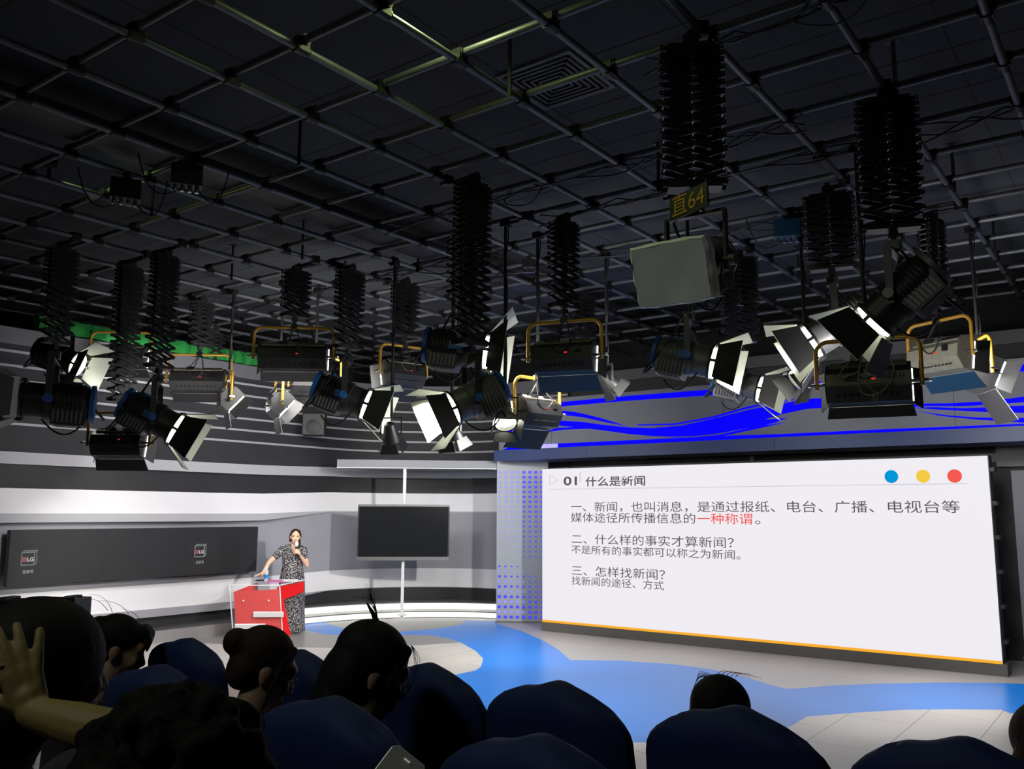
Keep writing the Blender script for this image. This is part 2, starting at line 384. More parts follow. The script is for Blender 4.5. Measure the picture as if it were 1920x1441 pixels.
# ---- banded set wall: straight on the left, then a curve into the corner
path = [((-12.7, -3+0.8*i), (1, 0), 0.0) for i in range(16)] + [((-12.7, 9.8+0.1*i), (1, 0), 0.06*i) for i in range(1, 17)]
for i in range(1, 25):
    a = PI-(PI/2)*i/24; path.append(((-10.3+2.4*math.cos(a), 11.4+2.4*math.sin(a)), (-math.cos(a), -math.sin(a)), 1.0))
path += [((-10.3+0.3*i, 13.8), (0, -1), 1.0) for i in range(1, 6)]
zl = [0, .33, .335, .44, .45, .82, 1.775, 1.78, 1.90, 1.91, 2.24, 2.57, 2.735]
zc = [0, .478, .48, .485, .49, .845, 1.93, 1.94, 1.95, 1.955, 2.30, 2.60, 2.77]
of = [0, 0, .05, .05, .06, .06, 0.03, .13, .13, .05, .05, 0.0, .04, .04]
oc = [0, 0, .03, .03, .03, .03, 0.02, .03, .03, .03, .03, 0.0, .03, .03]
# bands between breaks: material and outward offset of each
bands = [(0, 1, 'wall_darker', 0, 0), (1, 4, 'wall_light_gray', .07, .02), (4, 5, 'wall_white', .05, .03), (5, 6, 'wall_light_gray', .02, .02), (6, 8, 'wall_gray', .14, .03),
         (8, 10, 'wall_white', .05, .03), (10, 11, 'wall_darker', 0, 0), (11, 12, 'wall_gray', .06, .05)]
mnames = ['wall_darker', 'wall_light_gray', 'wall_white', 'wall_gray', 'wall_dark', 'wall_stripe', 'wall_top_gray']
rows = []   # (z left, z corner, offset left, offset corner, material of the face that starts here)
for a, b, m, o1, o2 in bands:
    rows.append((zl[a], zc[a], o1, o2, m)); rows.append((zl[b], zc[b], o1, o2, 'wall_gray' if m != 'wall_darker' else 'wall_darker'))
zt = 2.735
for kk in range(6):
    z = 3.105+0.2*kk
    rows += [(zt, zt+(.03 if kk == 0 else 0), 0, 0, 'wall_dark'), (z, z, 0, 0, 'wall_stripe'), (z, z, .03, .03, 'wall_stripe'), (z+.034, z+.034, .03, .03, 'wall_stripe')]
    zt = z+.034
rows += [(zt, zt, 0, 0, 'wall_dark'), (4.22, 4.22, 0, 0, 'wall_top_gray'), (4.22, 4.22, .05, .05, 'wall_top_gray'), (4.45, 4.45, .05, .05, 'wall_top_gray'), (4.45, 4.45, -.1, -.1, 'wall_top_gray')]
mb = MB(); n = len(rows)
for (p, nr, t) in path:
    for (a, b, o1, o2, m) in rows:
        o = o1+(o2-o1)*t; mb._v([(p[0]+nr[0]*o, p[1]+nr[1]*o, a+(b-a)*t)])
for i in range(len(path)-1):
    for j in range(n-1):
        mb.f.append([i*n+j, (i+1)*n+j, (i+1)*n+j+1, i*n+j+1]); mb.m.append(mnames.index(rows[j][4]))
struct('w', mb.build('wall_left', mnames))
# ---- wall behind the big screen, with faint bands above the header
mb = MB(); mb.box((-2.6, 13.95, 2.2), (13.6, 0.2, 4.4)); mb.use(1)
mb.box((-2.6, 13.82, 4.39), (13.6, 0.06, 0.19)); mb.box((-2.6, 13.83, 3.98), (13.6, 0.04, 0.08)); mb.use(2)
mb.box((-2.6, 13.83, 2.72), (13.6, 0.05, 0.12)); mb.box((-5.3, 13.82, 2.75), (0.06, 0.06, 0.5)); mb.box((-1.25, 13.82, 2.74), (1.1, 0.07, 0.3))
struct('w', mb.build('wall_back', ['wall_darker', 'band_gray', 'step_gray'], smooth=False))
# ---- audience risers under the seats
mb = MB(); mb.box((-1.0, 2.35, 0.15), (6.4, 1.5, 0.30)); mb.box((-1.0, 1.2, 0.18), (6.4, 0.8, 0.36)); mb.box((-1.0, -2.6, 0.21), (6.4, 6.8, 0.42))
struct('w', mb.build('trim_1', 'riser_gray', smooth=False))
struct('w', MB().box((-1.0, 3.11, 0.28), (6.4, 0.02, 0.04)).build('trim_2', 'step_metal', smooth=False))

# ================================================================== STAGE SET
# ---- stepped platform
Rc, Cx, Cy = 3.05, -9.15, 10.35
mb = MB(); mb.prism([(-12.69, -3, 0), (-12.2, -3, 0), (-12.2, 10.2, 0), (-12.69, 10.2, 0)], (0, 0, .175))
st = thing('floor_platform', 'low curved stage platform with two glowing white steps along the striped wall', 'platform'); st['kind'] = 'structure'
mb.build('side_step', 'step_gray', st, smooth=False)
MB().prism([(-12.7, -3, .175), (-12.2, -3, .175), (-12.2, 10.2, .175), (-12.7, 10.2, .175)], (0, 0, .008)).build('side_tread', 'step_dark', st, smooth=False)
def ring_step(R0, z0, z1, mname, nm, R1=None, both=False):
    inner = [(-9.15-R0, 10.2)] + arc(Cx, Cy, R0, PI, PI/2-0.02, 40)
    outer_ = [(-12.66, 10.2)] + [(-12.66, 11.4)] + arc(-10.3, 11.4, 2.36, PI, PI/2, 20)+[(-9.15, 13.76)] if R1 is None else [(-9.15-R1, 10.2)] + arc(Cx, Cy, R1, PI, PI/2-0.02, 40)
    return MB().prism([(x, y, z0) for x, y in inner] + [(x, y, z0) for x, y in reversed(outer_)], (0, 0, z1-z0)).build(nm, mname, st)
ring_step(Rc+.02, 0.0, .108, 'step_metal', 'lower_step'); ring_step(Rc, .012, .098, 'step_strip', 'light_strip', Rc+.02)
ring_step(Rc-.03, .108, .122, 'step_metal', 'step_tread', Rc+.4)
ring_step(Rc+.30, .10, .24, 'step_metal', 'upper_step'); ring_step(Rc+.28, .126, .232, 'step_strip', 'light_strip', Rc+.30)
ring_step(Rc+.25, .24, .256, 'step_metal', 'step_tread')
# ---- header above the screen with lit blue waves
HY = 12.7
hd = thing('stage_header', 'long gray header with glowing blue wave stripes above the big white screen', 'header panel', (-9.6, HY, 2.86))
H0 = Vector((-9.6, HY, 2.86))
mb = MB(); mb.box((4.9, .35, .60), (9.8, .7, .83)); mb.use(1)
for x in (1.15, 4.3, 7.5): mb.box((x, -.001, .60), (.006, .004, .83))
mb.build('panel', ['header_gray', 'frame_black'], hd, smooth=False)
mb = MB(); mb.box((4.9, .32, .085), (9.9, .80, .19)); mb.use(1)
for x in (1.9, 5.1, 8.3): mb.box((x, -.082, .085), (.006, .004, .19))
mb.build('fascia', ['header_navy', 'frame_black'], hd, smooth=False)
MB().box((4.9, .35, 1.03), (9.82, .74, .03)).build('cap_rail', 'header_gray', hd, smooth=False)
def c4(p): return (920+p[0]/3.491, 660+p[1]/3.491)
def c5(p): return (1400+p[0]/3.692, 660+p[1]/3.692)
def strip(px, m='blue_light', nm='light_strip'):
    P = [ony(x, y, HY) - H0 for x, y in px]; P = [(min(max(p.x, .02), 9.78), -.012, p.z) for p in P]
    MB().prism(P, (0, .014, 0)).build(nm, m, hd, smooth=False)
U = lambda pts: [c4(p) for p in pts]
W = lambda pts: [c5(p) for p in pts]
strip([(992, 759), (1043, 754.5), (1178, 742), (1330, 730.5), (1462, 721), (1627, 706), (1871, 687), (2110, 667), (2110, 678.5), (1885, 699), (1640, 716.5), (1462, 731), (1344, 740), (1178, 751), (1043, 762.5), (992, 767)])
strip(U([(160, 605), (500, 595), (1000, 572), (1500, 548), (1920, 535)]) + [(1643.8, 805), (2110, 786.5), (2110, 796), (1644, 813.6)] + U([(1920, 568), (1500, 580), (1000, 605), (480, 628), (80, 640)]))
strip(U([(68, 585), (68, 480), (160, 465), (320, 480), (200, 520), (120, 560)]))
strip(U([(440, 380), (560, 392), (700, 425), (790, 452), (880, 480), (920, 489), (760, 460), (600, 425), (440, 408)]))
main_up = U([(450, 447), (600, 456), (760, 478), (900, 492), (1060, 497), (1250, 482), (1500, 425), (1700, 375), (1900, 338)]) + W([(200, 367), (330, 340), (450, 322), (560, 317), (700, 322), (900, 336), (1150, 356), (1400, 354), (1700, 337), (1940, 304)])
main_lo = W([(1940, 345), (1700, 362), (1500, 374), (1250, 372), (1150, 378), (900, 372), (700, 368), (525, 386), (420, 392), (250, 427), (120, 466)]) + U([(1920, 438), (1700, 492), (1500, 530), (1350, 548), (1200, 552), (1050, 548), (900, 535), (760, 515), (640, 500), (450, 480)])
strip(main_up + main_lo)
strip(U([(80, 612), (200, 552), (330, 517), (440, 495), (590, 489), (650, 500), (480, 507), (330, 530), (240, 560), (170, 604)]))
strip(U([(960, 473), (1200, 467), (1450, 422), (1700, 352), (1900, 320)]) + W([(150, 352), (330, 326), (330, 330), (150, 362)]) + U([(1880, 332), (1700, 362), (1450, 433), (1200, 476), (960, 480)]))
strip(U([(1130, 552), (1300, 560), (1500, 541), (1750, 480), (1920, 440)]) + W([(100, 484), (200, 461), (280, 456), (200, 486), (120, 506)]) + U([(1920, 462), (1750, 500), (1500, 552), (1300, 563)]))
strip(W([(1150, 384), (1300, 380), (1500, 388), (1700, 380), (1940, 368), (1940, 420), (1700, 416), (1500, 406), (1300, 396)]))
strip(W([(1150, 402), (1250, 418), (1400, 438), (1600, 452), (1940, 455), (1940, 489), (1600, 467), (1350, 442)]))
P = [ony(x, y, HY)-H0 for x, y in ((1014, 832.5), (1046.5, 831.5), (1046.5, 842.5), (1014, 843.5))]
MB().prism([(p.x, -.018, p.z) for p in P], (0, .006, 0)).build('pale_patch', 'pale_blue_light', hd, smooth=False)
# ---- column with a grid of blue lit squares
A = Vector((-9.76, 12.86, 0)); Bp = Vector((-8.95, 13.32, 0)); ang = math.atan2(Bp.y-A.y, Bp.x-A.x); cw = (Bp-A).length
cl = thing('lit_column', 'gray column with rows of blue lit squares beside the big screen', 'column', A, ang)
MB().box((cw/2, .2, 1.44), (cw, .4, 2.84)).build('shaft', 'column_gray', cl, smooth=False)
MB().box((cw/2, .19, .012), (cw+.02, .44, .024)).build('base_trim', 'step_metal', cl, smooth=False)
dots = MB(); N = 8
for r in range(30):
    z = 2.66-.0885*r
    for c in range(N):
        strength = 1.0 - r/17.0 + .05*(c-3)
        if 18 <= r: strength = (r-18)/9.0 + .10*(3-c)
        if strength < 0.03 or r == 18: continue
        s_ = .022+.034*min(1, max(0, strength)); dots.use(1 if (c < 4 and r < 17) or (r > 17 and r % 2 == 0 and c < 5) else 0)
        x = .055+.1095*c
        if x+.03 > cw: continue
        dots.box((x, -.004, z), (s_, .012, s_*.82))
dots.build('light_squares', ['dot_blue', 'dot_lilac'], cl, smooth=False)
# ---- big LED screen with the slide
SY = 12.417; SX0, SX1, SZ0, SZ1 = -8.46, -1.722, .146, 2.668
sw, sh = SX1-SX0, SZ1-SZ0
sc = thing('led_screen', 'huge white screen showing a Chinese slide on a gray plinth', 'screen', (SX0, SY, 0))
MB().box((sw/2, .02, SZ0+sh/2), (sw, .04, sh)).build('display', 'screen_white', sc, smooth=False)
mb = MB(); mb.box((sw/2, .17, SZ0+sh/2), (sw+.02, .24, sh+.02)); 
for i in range(6): mb.box((sw+.03, .17, .4+.42*i), (.06, .2, .05))
mb.build('cabinet_frame', 'frame_black', sc, smooth=False)
MB().box((sw/2+.02, .16, .073), (sw+.07, .32, .146)).build('plinth', 'plinth_gray', sc, smooth=False)
MB().box((sw/2, -.004, SZ0+.018), (sw, .006, .036)).build('orange_border', 'ink_orange', sc, smooth=False)
RX = rotx(PI/2)
def spt(x, y): p = ony(x, y, SY); return p.x-SX0, p.z
def line(body, x0, y0, x1, h, m='ink_gray', bold=0.0, nm='text_line'):
    """a text line whose lower left corner is at photo point (x0, y0), reaching to x1; h = glyph height in metres"""
    a, z = spt(x0, y0); b, _ = spt(x1, y0)
    text_mesh(body, h, m, nm, sc, T(a, -.004, z) @ RX, bold=bold, width=b-a)
line('01', 1057, 909, 1082, .195, bold=.004); line('什么是新闻', 1098, 910, 1210, .168, bold=.0025)
line('一、新闻，也叫消息，是通过报纸、电台、广播、电视台等', 1071, 957, 1800, .172, bold=0.0)
a, z = spt(1071, 976)
line('媒体途径所传播信息的', 1071, 977, 1304, .172, bold=0.0); line('一种称谓', 1308, 980, 1411, .172, 'ink_red', bold=0.0); line('。', 1416, 981, 1426, .172)
line('二、什么样的事实才算新闻？', 1072, 1017, 1376, .172, bold=0.0)
line('不是所有的事实都可以称之为新闻。', 1072, 1036, 1388, .150, bold=0.0)
line('三、怎样找新闻？', 1072, 1076, 1247, .172, bold=0.0)
line('找新闻的途径、方式', 1072, 1094, 1245, .150, bold=0.0)
a, z = spt(1088, 893); MB().box((a, -.004, z-.01), (.012, .006, .17)).build('title_bar', 'ink_pale', sc, smooth=False)
a, z0 = spt(1030, 917); b, _ = spt(1816, 914); MB().box(((a+b)/2, -.004, z0), (b-a, .006, .008)).build('title_rule', 'ink_pale', sc, smooth=False)
mb = MB(); tri = [spt(1031, 890), spt(1031, 909), spt(1046, 900)]
for i in range(3):
    p, q = tri[i], tri[(i+1) % 3]; mb.tube([(p[0], -.004, p[1]), (q[0], -.004, q[1])], .004, 4)
mb.build('triangle_mark', 'ink_pale', sc, smooth=False)
for (x, m, nm) in ((1671.5, 'ink_blue', 'blue_dot'), (1731, 'ink_yellow', 'yellow_dot'), (1790, 'ink_coral', 'red_dot')):
    a, z = spt(x, 893-(x-1671)*.008); MB().at(T(a, -.005, z)).lathe([(.085, 0), (.085, -.004)], 24, 'Y').build(nm, m, sc, smooth=False)['label'] = nm.replace('_', ' ')+' on the slide'
# dark leaning panel standing behind the right end of the screen
pn = thing('backdrop_panel', 'tall dark blue gray panel standing behind the right end of the big screen', 'panel', (-1.4, 13.2, 0))
MB().box((.15, 0, 1.33), (.62, .08, 2.36)).build('board', 'header_gray', pn, smooth=False); MB().box((.15, 0, .075), (.66, .14, .15)).build('foot', 'plinth_gray', pn, smooth=False)
MB().box((.45, -.06, 1.4), (.04, .06, 2.7)).build('post', 'step_gray', pn, smooth=False)
# ---- black video panel on the left wall
lw = thing('video_wall', 'long black switched-off video panel mounted on the left wall', 'screen', (-12.5, 5.66, 0))
mb = MB(); mb.box((0, 2.015, 1.308), (.10, 4.03, .745)); mb.build('display', 'panel_black', lw, smooth=False, bevel=.004)
mb = MB()
for y in (1.33, 2.67): mb.box((.0505, y, 1.308), (.003, .006, .74))
mb.build('seam', 'frame_black', lw, smooth=False)
MB().box((-.07, 2.0, 1.30), (.06, 3.9, .66)).build('wall_bracket', 'frame_black', lw, smooth=False)
mb = MB(); mb.tube(bez((.0, 2.0, .94), (.02, 3.0, .90), (.0, 3.8, .945)), .008, 6); mb.tube(bez((.0, .9, .935), (.02, 1.3, .925), (.0, 2.3, .94)), .006, 6); mb.build('cable', 'cable_black', lw)
MW = Matrix(((0, 0, 1, .053), (1, 0, 0, 0), (0, 1, 0, 0), (0, 0, 0, 1)))     # letters on a +x facing board
for (px, py) in ((52, 1047), (374, 1033)):
    p = onx(px, py, -12.45); y, z = p.y-5.66, p.z
    mb = MB(); s_ = .085
    c = [(.054, y-s_, z-s_), (.054, y+s_, z-s_), (.054, y+s_, z+s_), (.054, y-s_, z+s_)]
    for i in range(4): mb.tube([c[i], c[(i+1) % 4]], .008, 4)
    for i in (1, 2, 3): mb.tube([c[i], (.054, c[i][1]+.03, c[i][2]+.022)], .005, 4)
    mb.tube([(.054, y+s_+.03, z-s_+.022), (.054, y+s_+.03, z+s_+.022), (.054, y-s_+.03, z+s_+.022)], .007, 4)
    mb.build('logo_cube', 'logo_gray', lw, smooth=False)
    MB().at(T(.052, y-.045, z-.01)).lathe([(.034, 0), (.034, .004)], 18, 'X').build('logo_disc', 'logo_red', lw, smooth=False)
    text_mesh('LG', .072, 'logo_white', 'logo_letters', lw, MW @ T(y-.008, z-.035, 0), bold=.002, width=.085)
    text_mesh('无信号', .05, 'logo_white', 'caption', lw, MW @ T(y-.06, z-.19, 0))
# ---- television on its pole, under a shelf beam
tvL, tvR = dep(670, 998, 16.05), dep(842.5, 998, 16.05); tc_ = (tvL+tvR)/2; ta = math.atan2(tvR.y-tvL.y, tvR.x-tvL.x); tw = (tvR-tvL).length
PB = dep(757, 1142, 16.15)
tv = thing('television', 'large dark flat television held on a white pole in front of the curved wall', 'television', (tc_.x, tc_.y, .122), ta)
zc_ = 1.577-.122; th_ = .985
mb = MB(); mb.box((0, .035, zc_), (tw, .07, th_)); mb.build('casing', 'frame_black', tv, smooth=False, bevel=.006)
MB().box((0, -.003, zc_+.012), (tw-.05, .006, th_-.11)).build('screen', 'tv_glass', tv, smooth=False)
MB().box((0, -.006, zc_-th_/2+.033), (tw, .014, .066)).build('lower_bezel', 'tv_bezel', tv, smooth=False, bevel=.003)
MB().box((0, -.005, zc_+th_/2-.018), (tw, .012, .036)).build('upper_bezel', 'tv_bezel', tv, smooth=False, bevel=.003)
MB().box((0, .12, .45), (.055, .05, 1.0)).build('lower_pole', 'white_metal', tv, smooth=False, bevel=.006)
mb = MB(); mb.box((0, .12, 2.35), (.055, .05, .47)); mb.box((0, .12, zc_+.55), (.03, .03, .35)); mb.build('upper_pole', 'white_metal', tv, smooth=False)
MB().box((0, .10, zc_), (.5, .06, .5)).build('mount_plate', 'black_steel', tv, smooth=False)
MB().box((.0, .12, .006), (.16, .14, .012)).build('foot_plate', 'white_metal', tv, smooth=False)
bA, bB = dep(632, 870, 16.2), dep(933, 867, 16.2)
bd = (bB-bA).normalized(); bn = Vector((-bd.y, bd.x, 0))
bm_ = thing('shelf_beam', 'gray horizontal beam between the wall and column above the television', 'beam', (bA.x, bA.y, 2.72), math.atan2(bd.y, bd.x))
L_ = (bB-bA).length
MB().prism([(0, 0, 0), (L_, 0, 0), (L_, .55, 0), (L_*.75, 1.0, 0), (L_*.3, .95, 0), (0, .25, 0)], (0, 0, .15)).build('board', 'beam_gray', bm_, smooth=False)
MB().box((L_/2, -.006, .004), (L_, .014, .012)).build('edge_trim', 'white_metal', bm_, smooth=False)
# ---- rolled green cloth hung along the top of the left set wall
mb = MB(); pts = []
for i in range(61):
    y = 5.9+i*.068; pts.append((-12.76+.02*math.sin(i*1.9), y, 4.58-.0*i))
n0 = len(mb.v)
for i, (x, y, z) in enumerate(pts):
    w = .022*math.sin(i*2.4)
    mb._v([(x+.10+w, y, z-.105+.01*math.sin(i*.7)), (x+.13+w, y, z+.0), (x+.08+w, y, z+.10), (x-.06, y, z+.11), (x-.06, y, z-.10)])
for i in range(60): mb._f([(i*5+j, i*5+(j+1) % 5, (i+1)*5+(j+1) % 5, (i+1)*5+j) for j in range(5)], n0)
tag(mb.build('green_cloth', 'green_cloth'), 'strip of green backdrop cloth gathered along the top of the left striped wall', 'cloth')
# speaker box hung on the striped wall
sp = thing('wall_speaker', 'small dark loudspeaker hung on the striped wall beside the ceiling lights', 'loudspeaker', dep(588, 795, 16.2), math.radians(40))
MB().box((0, .1, 0), (.40, .28, .40)).build('cabinet', 'lamp_black', sp, smooth=False, bevel=.015); MB().at(T(0, -.045, -.05)).lathe([(.13, 0), (.13, -.012), (.09, -.02)], 20, 'Y').build('cone_grille', 'frame_black', sp)
MB().box((0, .33, 0), (.06, .22, .06)).build('bracket', 'black_steel', sp, smooth=False)

# ================================================================== PIPE GRID UNDER THE CEILING
XS = [-.63-.752*k for k in range(-2, 19)]            # pipes running towards the screen wall
YS = [2.852+.7425*k for k in range(-4, 16)]          # pipes running along the screen wall
PR = .027
lo = MB().tube([(0, -.5, 0), (0, 15.2, 0)], PR, 12).mesh('grid_pipe', ['pipe_steel'], True)
la = MB().tube([(-14.6, 0, 0), (1.6, 0, 0)], PR, 12).mesh('grid_pipe', ['pipe_steel'], True)
mb = MB(); mb.box((0, 0, .027), (.075, .085, .1)); mb.tube([(0, -.055, 0), (0, .055, 0)], .038, 10); mb.tube([(-.055, 0, .054), (.055, 0, .054)], .038, 10)
cpl = mb.mesh('coupler', ['black_steel'], True)
def namex(k): return ['', ''][0]
ORD = ['first', 'second', 'third', 'fourth', 'fifth', 'sixth', 'seventh', 'eighth', 'ninth', 'tenth', 'eleventh', 'twelfth', 'thirteenth', 'fourteenth', 'fifteenth', 'sixteenth', 'seventeenth', 'eighteenth', 'nineteenth', 'twentieth', 'twenty-first', 'twenty-second']
for k, x in enumerate(XS):
    o = link('grid_pipe', lo, None, (x, 0, GZ)); tag(o, 'steel grid pipe running towards the screen wall, %s counted from the right' % ORD[k], 'pipe', 'lengthwise ceiling grid pipes')
    for y in YS:
        if y > 1.0 and -14.4 < x < 1.5: link('coupler', cpl, o, (0, y, 0))
for k, y in enumerate(YS):
    o = link('grid_pipe', la, None, (0, y, GZ+.0541)); tag(o, 'steel grid pipe running along the screen wall, %s counted from the camera' % ORD[k], 'pipe', 'crosswise ceiling grid pipes')
# drop rods from the ceiling board
def rod(px, py, ybot=None):
    p = onz(px, py, GZ)
    o = MB().box((0, 0, (CZ-GZ)/2-.02), (.035, .012, CZ-GZ+.04)).box((0, 0, CZ-GZ-.006), (.10, .06, .012)).box((0, 0, -.03), (.06, .06, .03)).build('hanger_rod', 'black_steel', None, False, p)
    return o
RODS = [(924.5, 177), (1207, 355), (523, 310), (268, 398), (1710, 170), (1810, 345), (640, 540), (595, 470), (1490, 520), (1860, 470), (420, 520), (790, 500)]
for i, (x, y) in enumerate(RODS):
    p = onz(x, y, GZ); gx = min(XS, key=lambda t: abs(t-p.x)); p.x = gx+.045
    o = MB().box((0, 0, (CZ-GZ)/2-.03), (.03, .012, CZ-GZ+.06)).box((0, 0, CZ-GZ-.004), (.10, .06, .008)).build('hanger_rod', 'black_steel', None, False, p)
    tag(o, 'flat black hanger rod up to the ceiling, %s' % ['right before the square air vent', 'left of the hanging diffused spotlight', 'over the long dark tray', 'over the green lit pipe corner', 'above the right hand scissor hanger', 'farthest to the right near the frame edge', 'behind the spotlights in the middle', 'over the middle of the back light row', 'behind the largest diffused lamp', 'at the right edge over the blue header', 'above the left lamp cluster', 'above the lamps left of the header'][i], 'hanger rod', 'hanger rods of the ceiling grid')
# square air vent
vc = onz(1043, 150, CZ); va = thing('air_vent', 'square slatted air vent in the dark ceiling above the pipes', 'air vent', (vc.x, vc.y, CZ))
mb = MB()
for i in range(6):
    a = .30-.05*i; z = -.022
    for sx, sy, lx, ly in ((a, 0, .028, 2*a), (-a, 0, .028, 2*a), (0, a, 2*a, .028), (0, -a, 2*a, .028)):
        mb.box((sx, sy, z), (lx, ly, .03))
mb.build('louvre', 'lamp_black', va, smooth=False)
mb = MB()
for sx, sy, lx, ly in ((.335, 0, .04, .71), (-.335, 0, .04, .71), (0, .335, .63, .04), (0, -.335, .63, .04)): mb.box((sx, sy, -.012), (lx, ly, .022))
mb.build('frame', 'lamp_gray', va, smooth=False)
# long dark cable tray lying over the pipes on the left
tp = onz(280, 290, 5.12)
tr = thing('cable_tray', 'long dark cable tray lying across the ceiling pipes on the left', 'cable tray', (tp.x, 0, 5.10))
mb = MB(); mb.box((0, 7.0, .005), (.40, 15, .01)); mb.box((-.2, 7.0, .05), (.01, 15, .1)); mb.box((.2, 7.0, .05), (.01, 15, .1)); mb.build('trough', 'frame_black', tr, smooth=False)
mb = MB()
for i in range(5): mb.tube([(-.12+.06*i+.015*math.sin(j*1.3+i), j*.8-.3, .022) for j in range(19)], .012, 6)
mb.build('cable', 'cable_black', tr)

# ================================================================== SCISSOR HANGERS AND LAMPS
def pantograph(loc, zbot, width, rz, label, cells=None, open_=None):
    """scissor hanger from the grid pipe at loc down to zbot"""
    h = GZ-.12-zbot; t = thing('scissor_hanger', label, 'scissor hanger', (loc.x, loc.y, GZ), rz, 'scissor hangers of the ceiling lights')
    mb = MB(); gx = min(XS, key=lambda q: abs(q-loc.x))-loc.x; dv_ = rotz(-rz).to_3x3() @ Vector((gx, 0, 0)); mb.box((0, 0, -.06), (.10, .10, .07)); mb.tube([(0, 0, -.03), dv_+Vector((0, 0, -.03))], .02, 8); mb.box(dv_, (.09, .09, .09)); mb.tube([(0, -.07, -.03), (0, .07, -.03)], .03, 8); mb.box((0, 0, -.105), (width*.8, .13, .03)); mb.build('pipe_clamp', 'black_steel', t, smooth=False)
    n = cells or max(4, int(h/.068)); dz = h/n; wv = width*(1.0 if open_ is None else open_); bars = MB(); bolts = bars
    wt = [1+1.6*(i/n)**2 for i in range(n)]; ws_ = sum(wt); za = -.12
    for i in range(n):
        z0 = za; z1 = za = za-h*wt[i]/ws_
        for y in (-.055, .055):
            for s in (-1, 1):
                bars.use(0); a = Vector((s*wv/2, y+s*.007, z0)); b = Vector((-s*wv/2, y+s*.007, z1)); d = b-a; L = d.length
                th = math.atan2(d.z, d.x); bars.box((a+b)/2, (L+.03, .009, .034), Matrix.Rotation(-th, 3, 'Y'))
        bars.use(1)
        for s in (-1, 1): bolts.tube([(s*wv/2, -.075, z0), (s*wv/2, .075, z0)], .0075, 6)
        bolts.tube([(0, -.07, (z0+z1)/2), (0, .07, (z0+z1)/2)], .007, 6)
    bars.build('scissor_arms', ['scissor_black', 'bolt_dull'], t, smooth=False)
    mb = MB(); zb = -.12-h; mb.box((0, 0, zb-.012), (wv*.9, .13, .03)); mb.tube([(0, 0, zb), (0, 0, zb-.16)], .02, 10); mb.box((0, 0, zb-.06), (.06, .06, .05)); mb.build('lower_bracket', 'black_steel', t, smooth=False)
    mb = MB(); k = max(3, int(h/.16))
    pts = []
    for j in range(k*8+1):
        a = j/8*2*PI; pts.append((wv*.42+.05*math.sin(a), .09+.045*math.cos(a), -.12-h*j/(k*8)))
    mb.tube(pts, .008, 6); mb.build('power_cable', 'cable_black', t)
    return t
def pole(loc, zbot, label):
    t = thing('drop_pole', label, 'drop pole', (loc.x, loc.y, GZ), 0, 'drop poles of the ceiling lights')
    zbot -= .05
    gx = min(XS, key=lambda q: abs(q-loc.x))-loc.x
    MB().tube([(0, 0, -.03), (0, 0, zbot-GZ)], .017, 10).build('tube', 'black_steel', t)
    MB().box((0, 0, -.03), (.09, .09, .07)).tube([(0, 0, -.03), (gx, 0, -.03)], .02, 10).box((gx, 0, 0), (.09, .09, .09)).build('pipe_clamp', 'black_steel', t)
    MB().tube([(.02+.015*math.sin(j), .02*math.cos(j*1.1), -.05+(zbot-GZ+.05)*j/16) for j in range(17)], .007, 6).build('power_cable', 'cable_black', t)
    return t
def bearing(loc, az):
    """yaw whose +Y points at camera-relative azimuth az (0 away, 90 to the right, 180 to the camera)"""
    h = math.atan2(loc.y, loc.x) - math.radians(az); return h-PI/2
def loopcable(mb, a, b, sag, n=10, r=.007): mb.tube(bez(a, (Vector(a)+Vector(b))/2+Vector((0, .03, -2*sag)), b, n), r, 6)

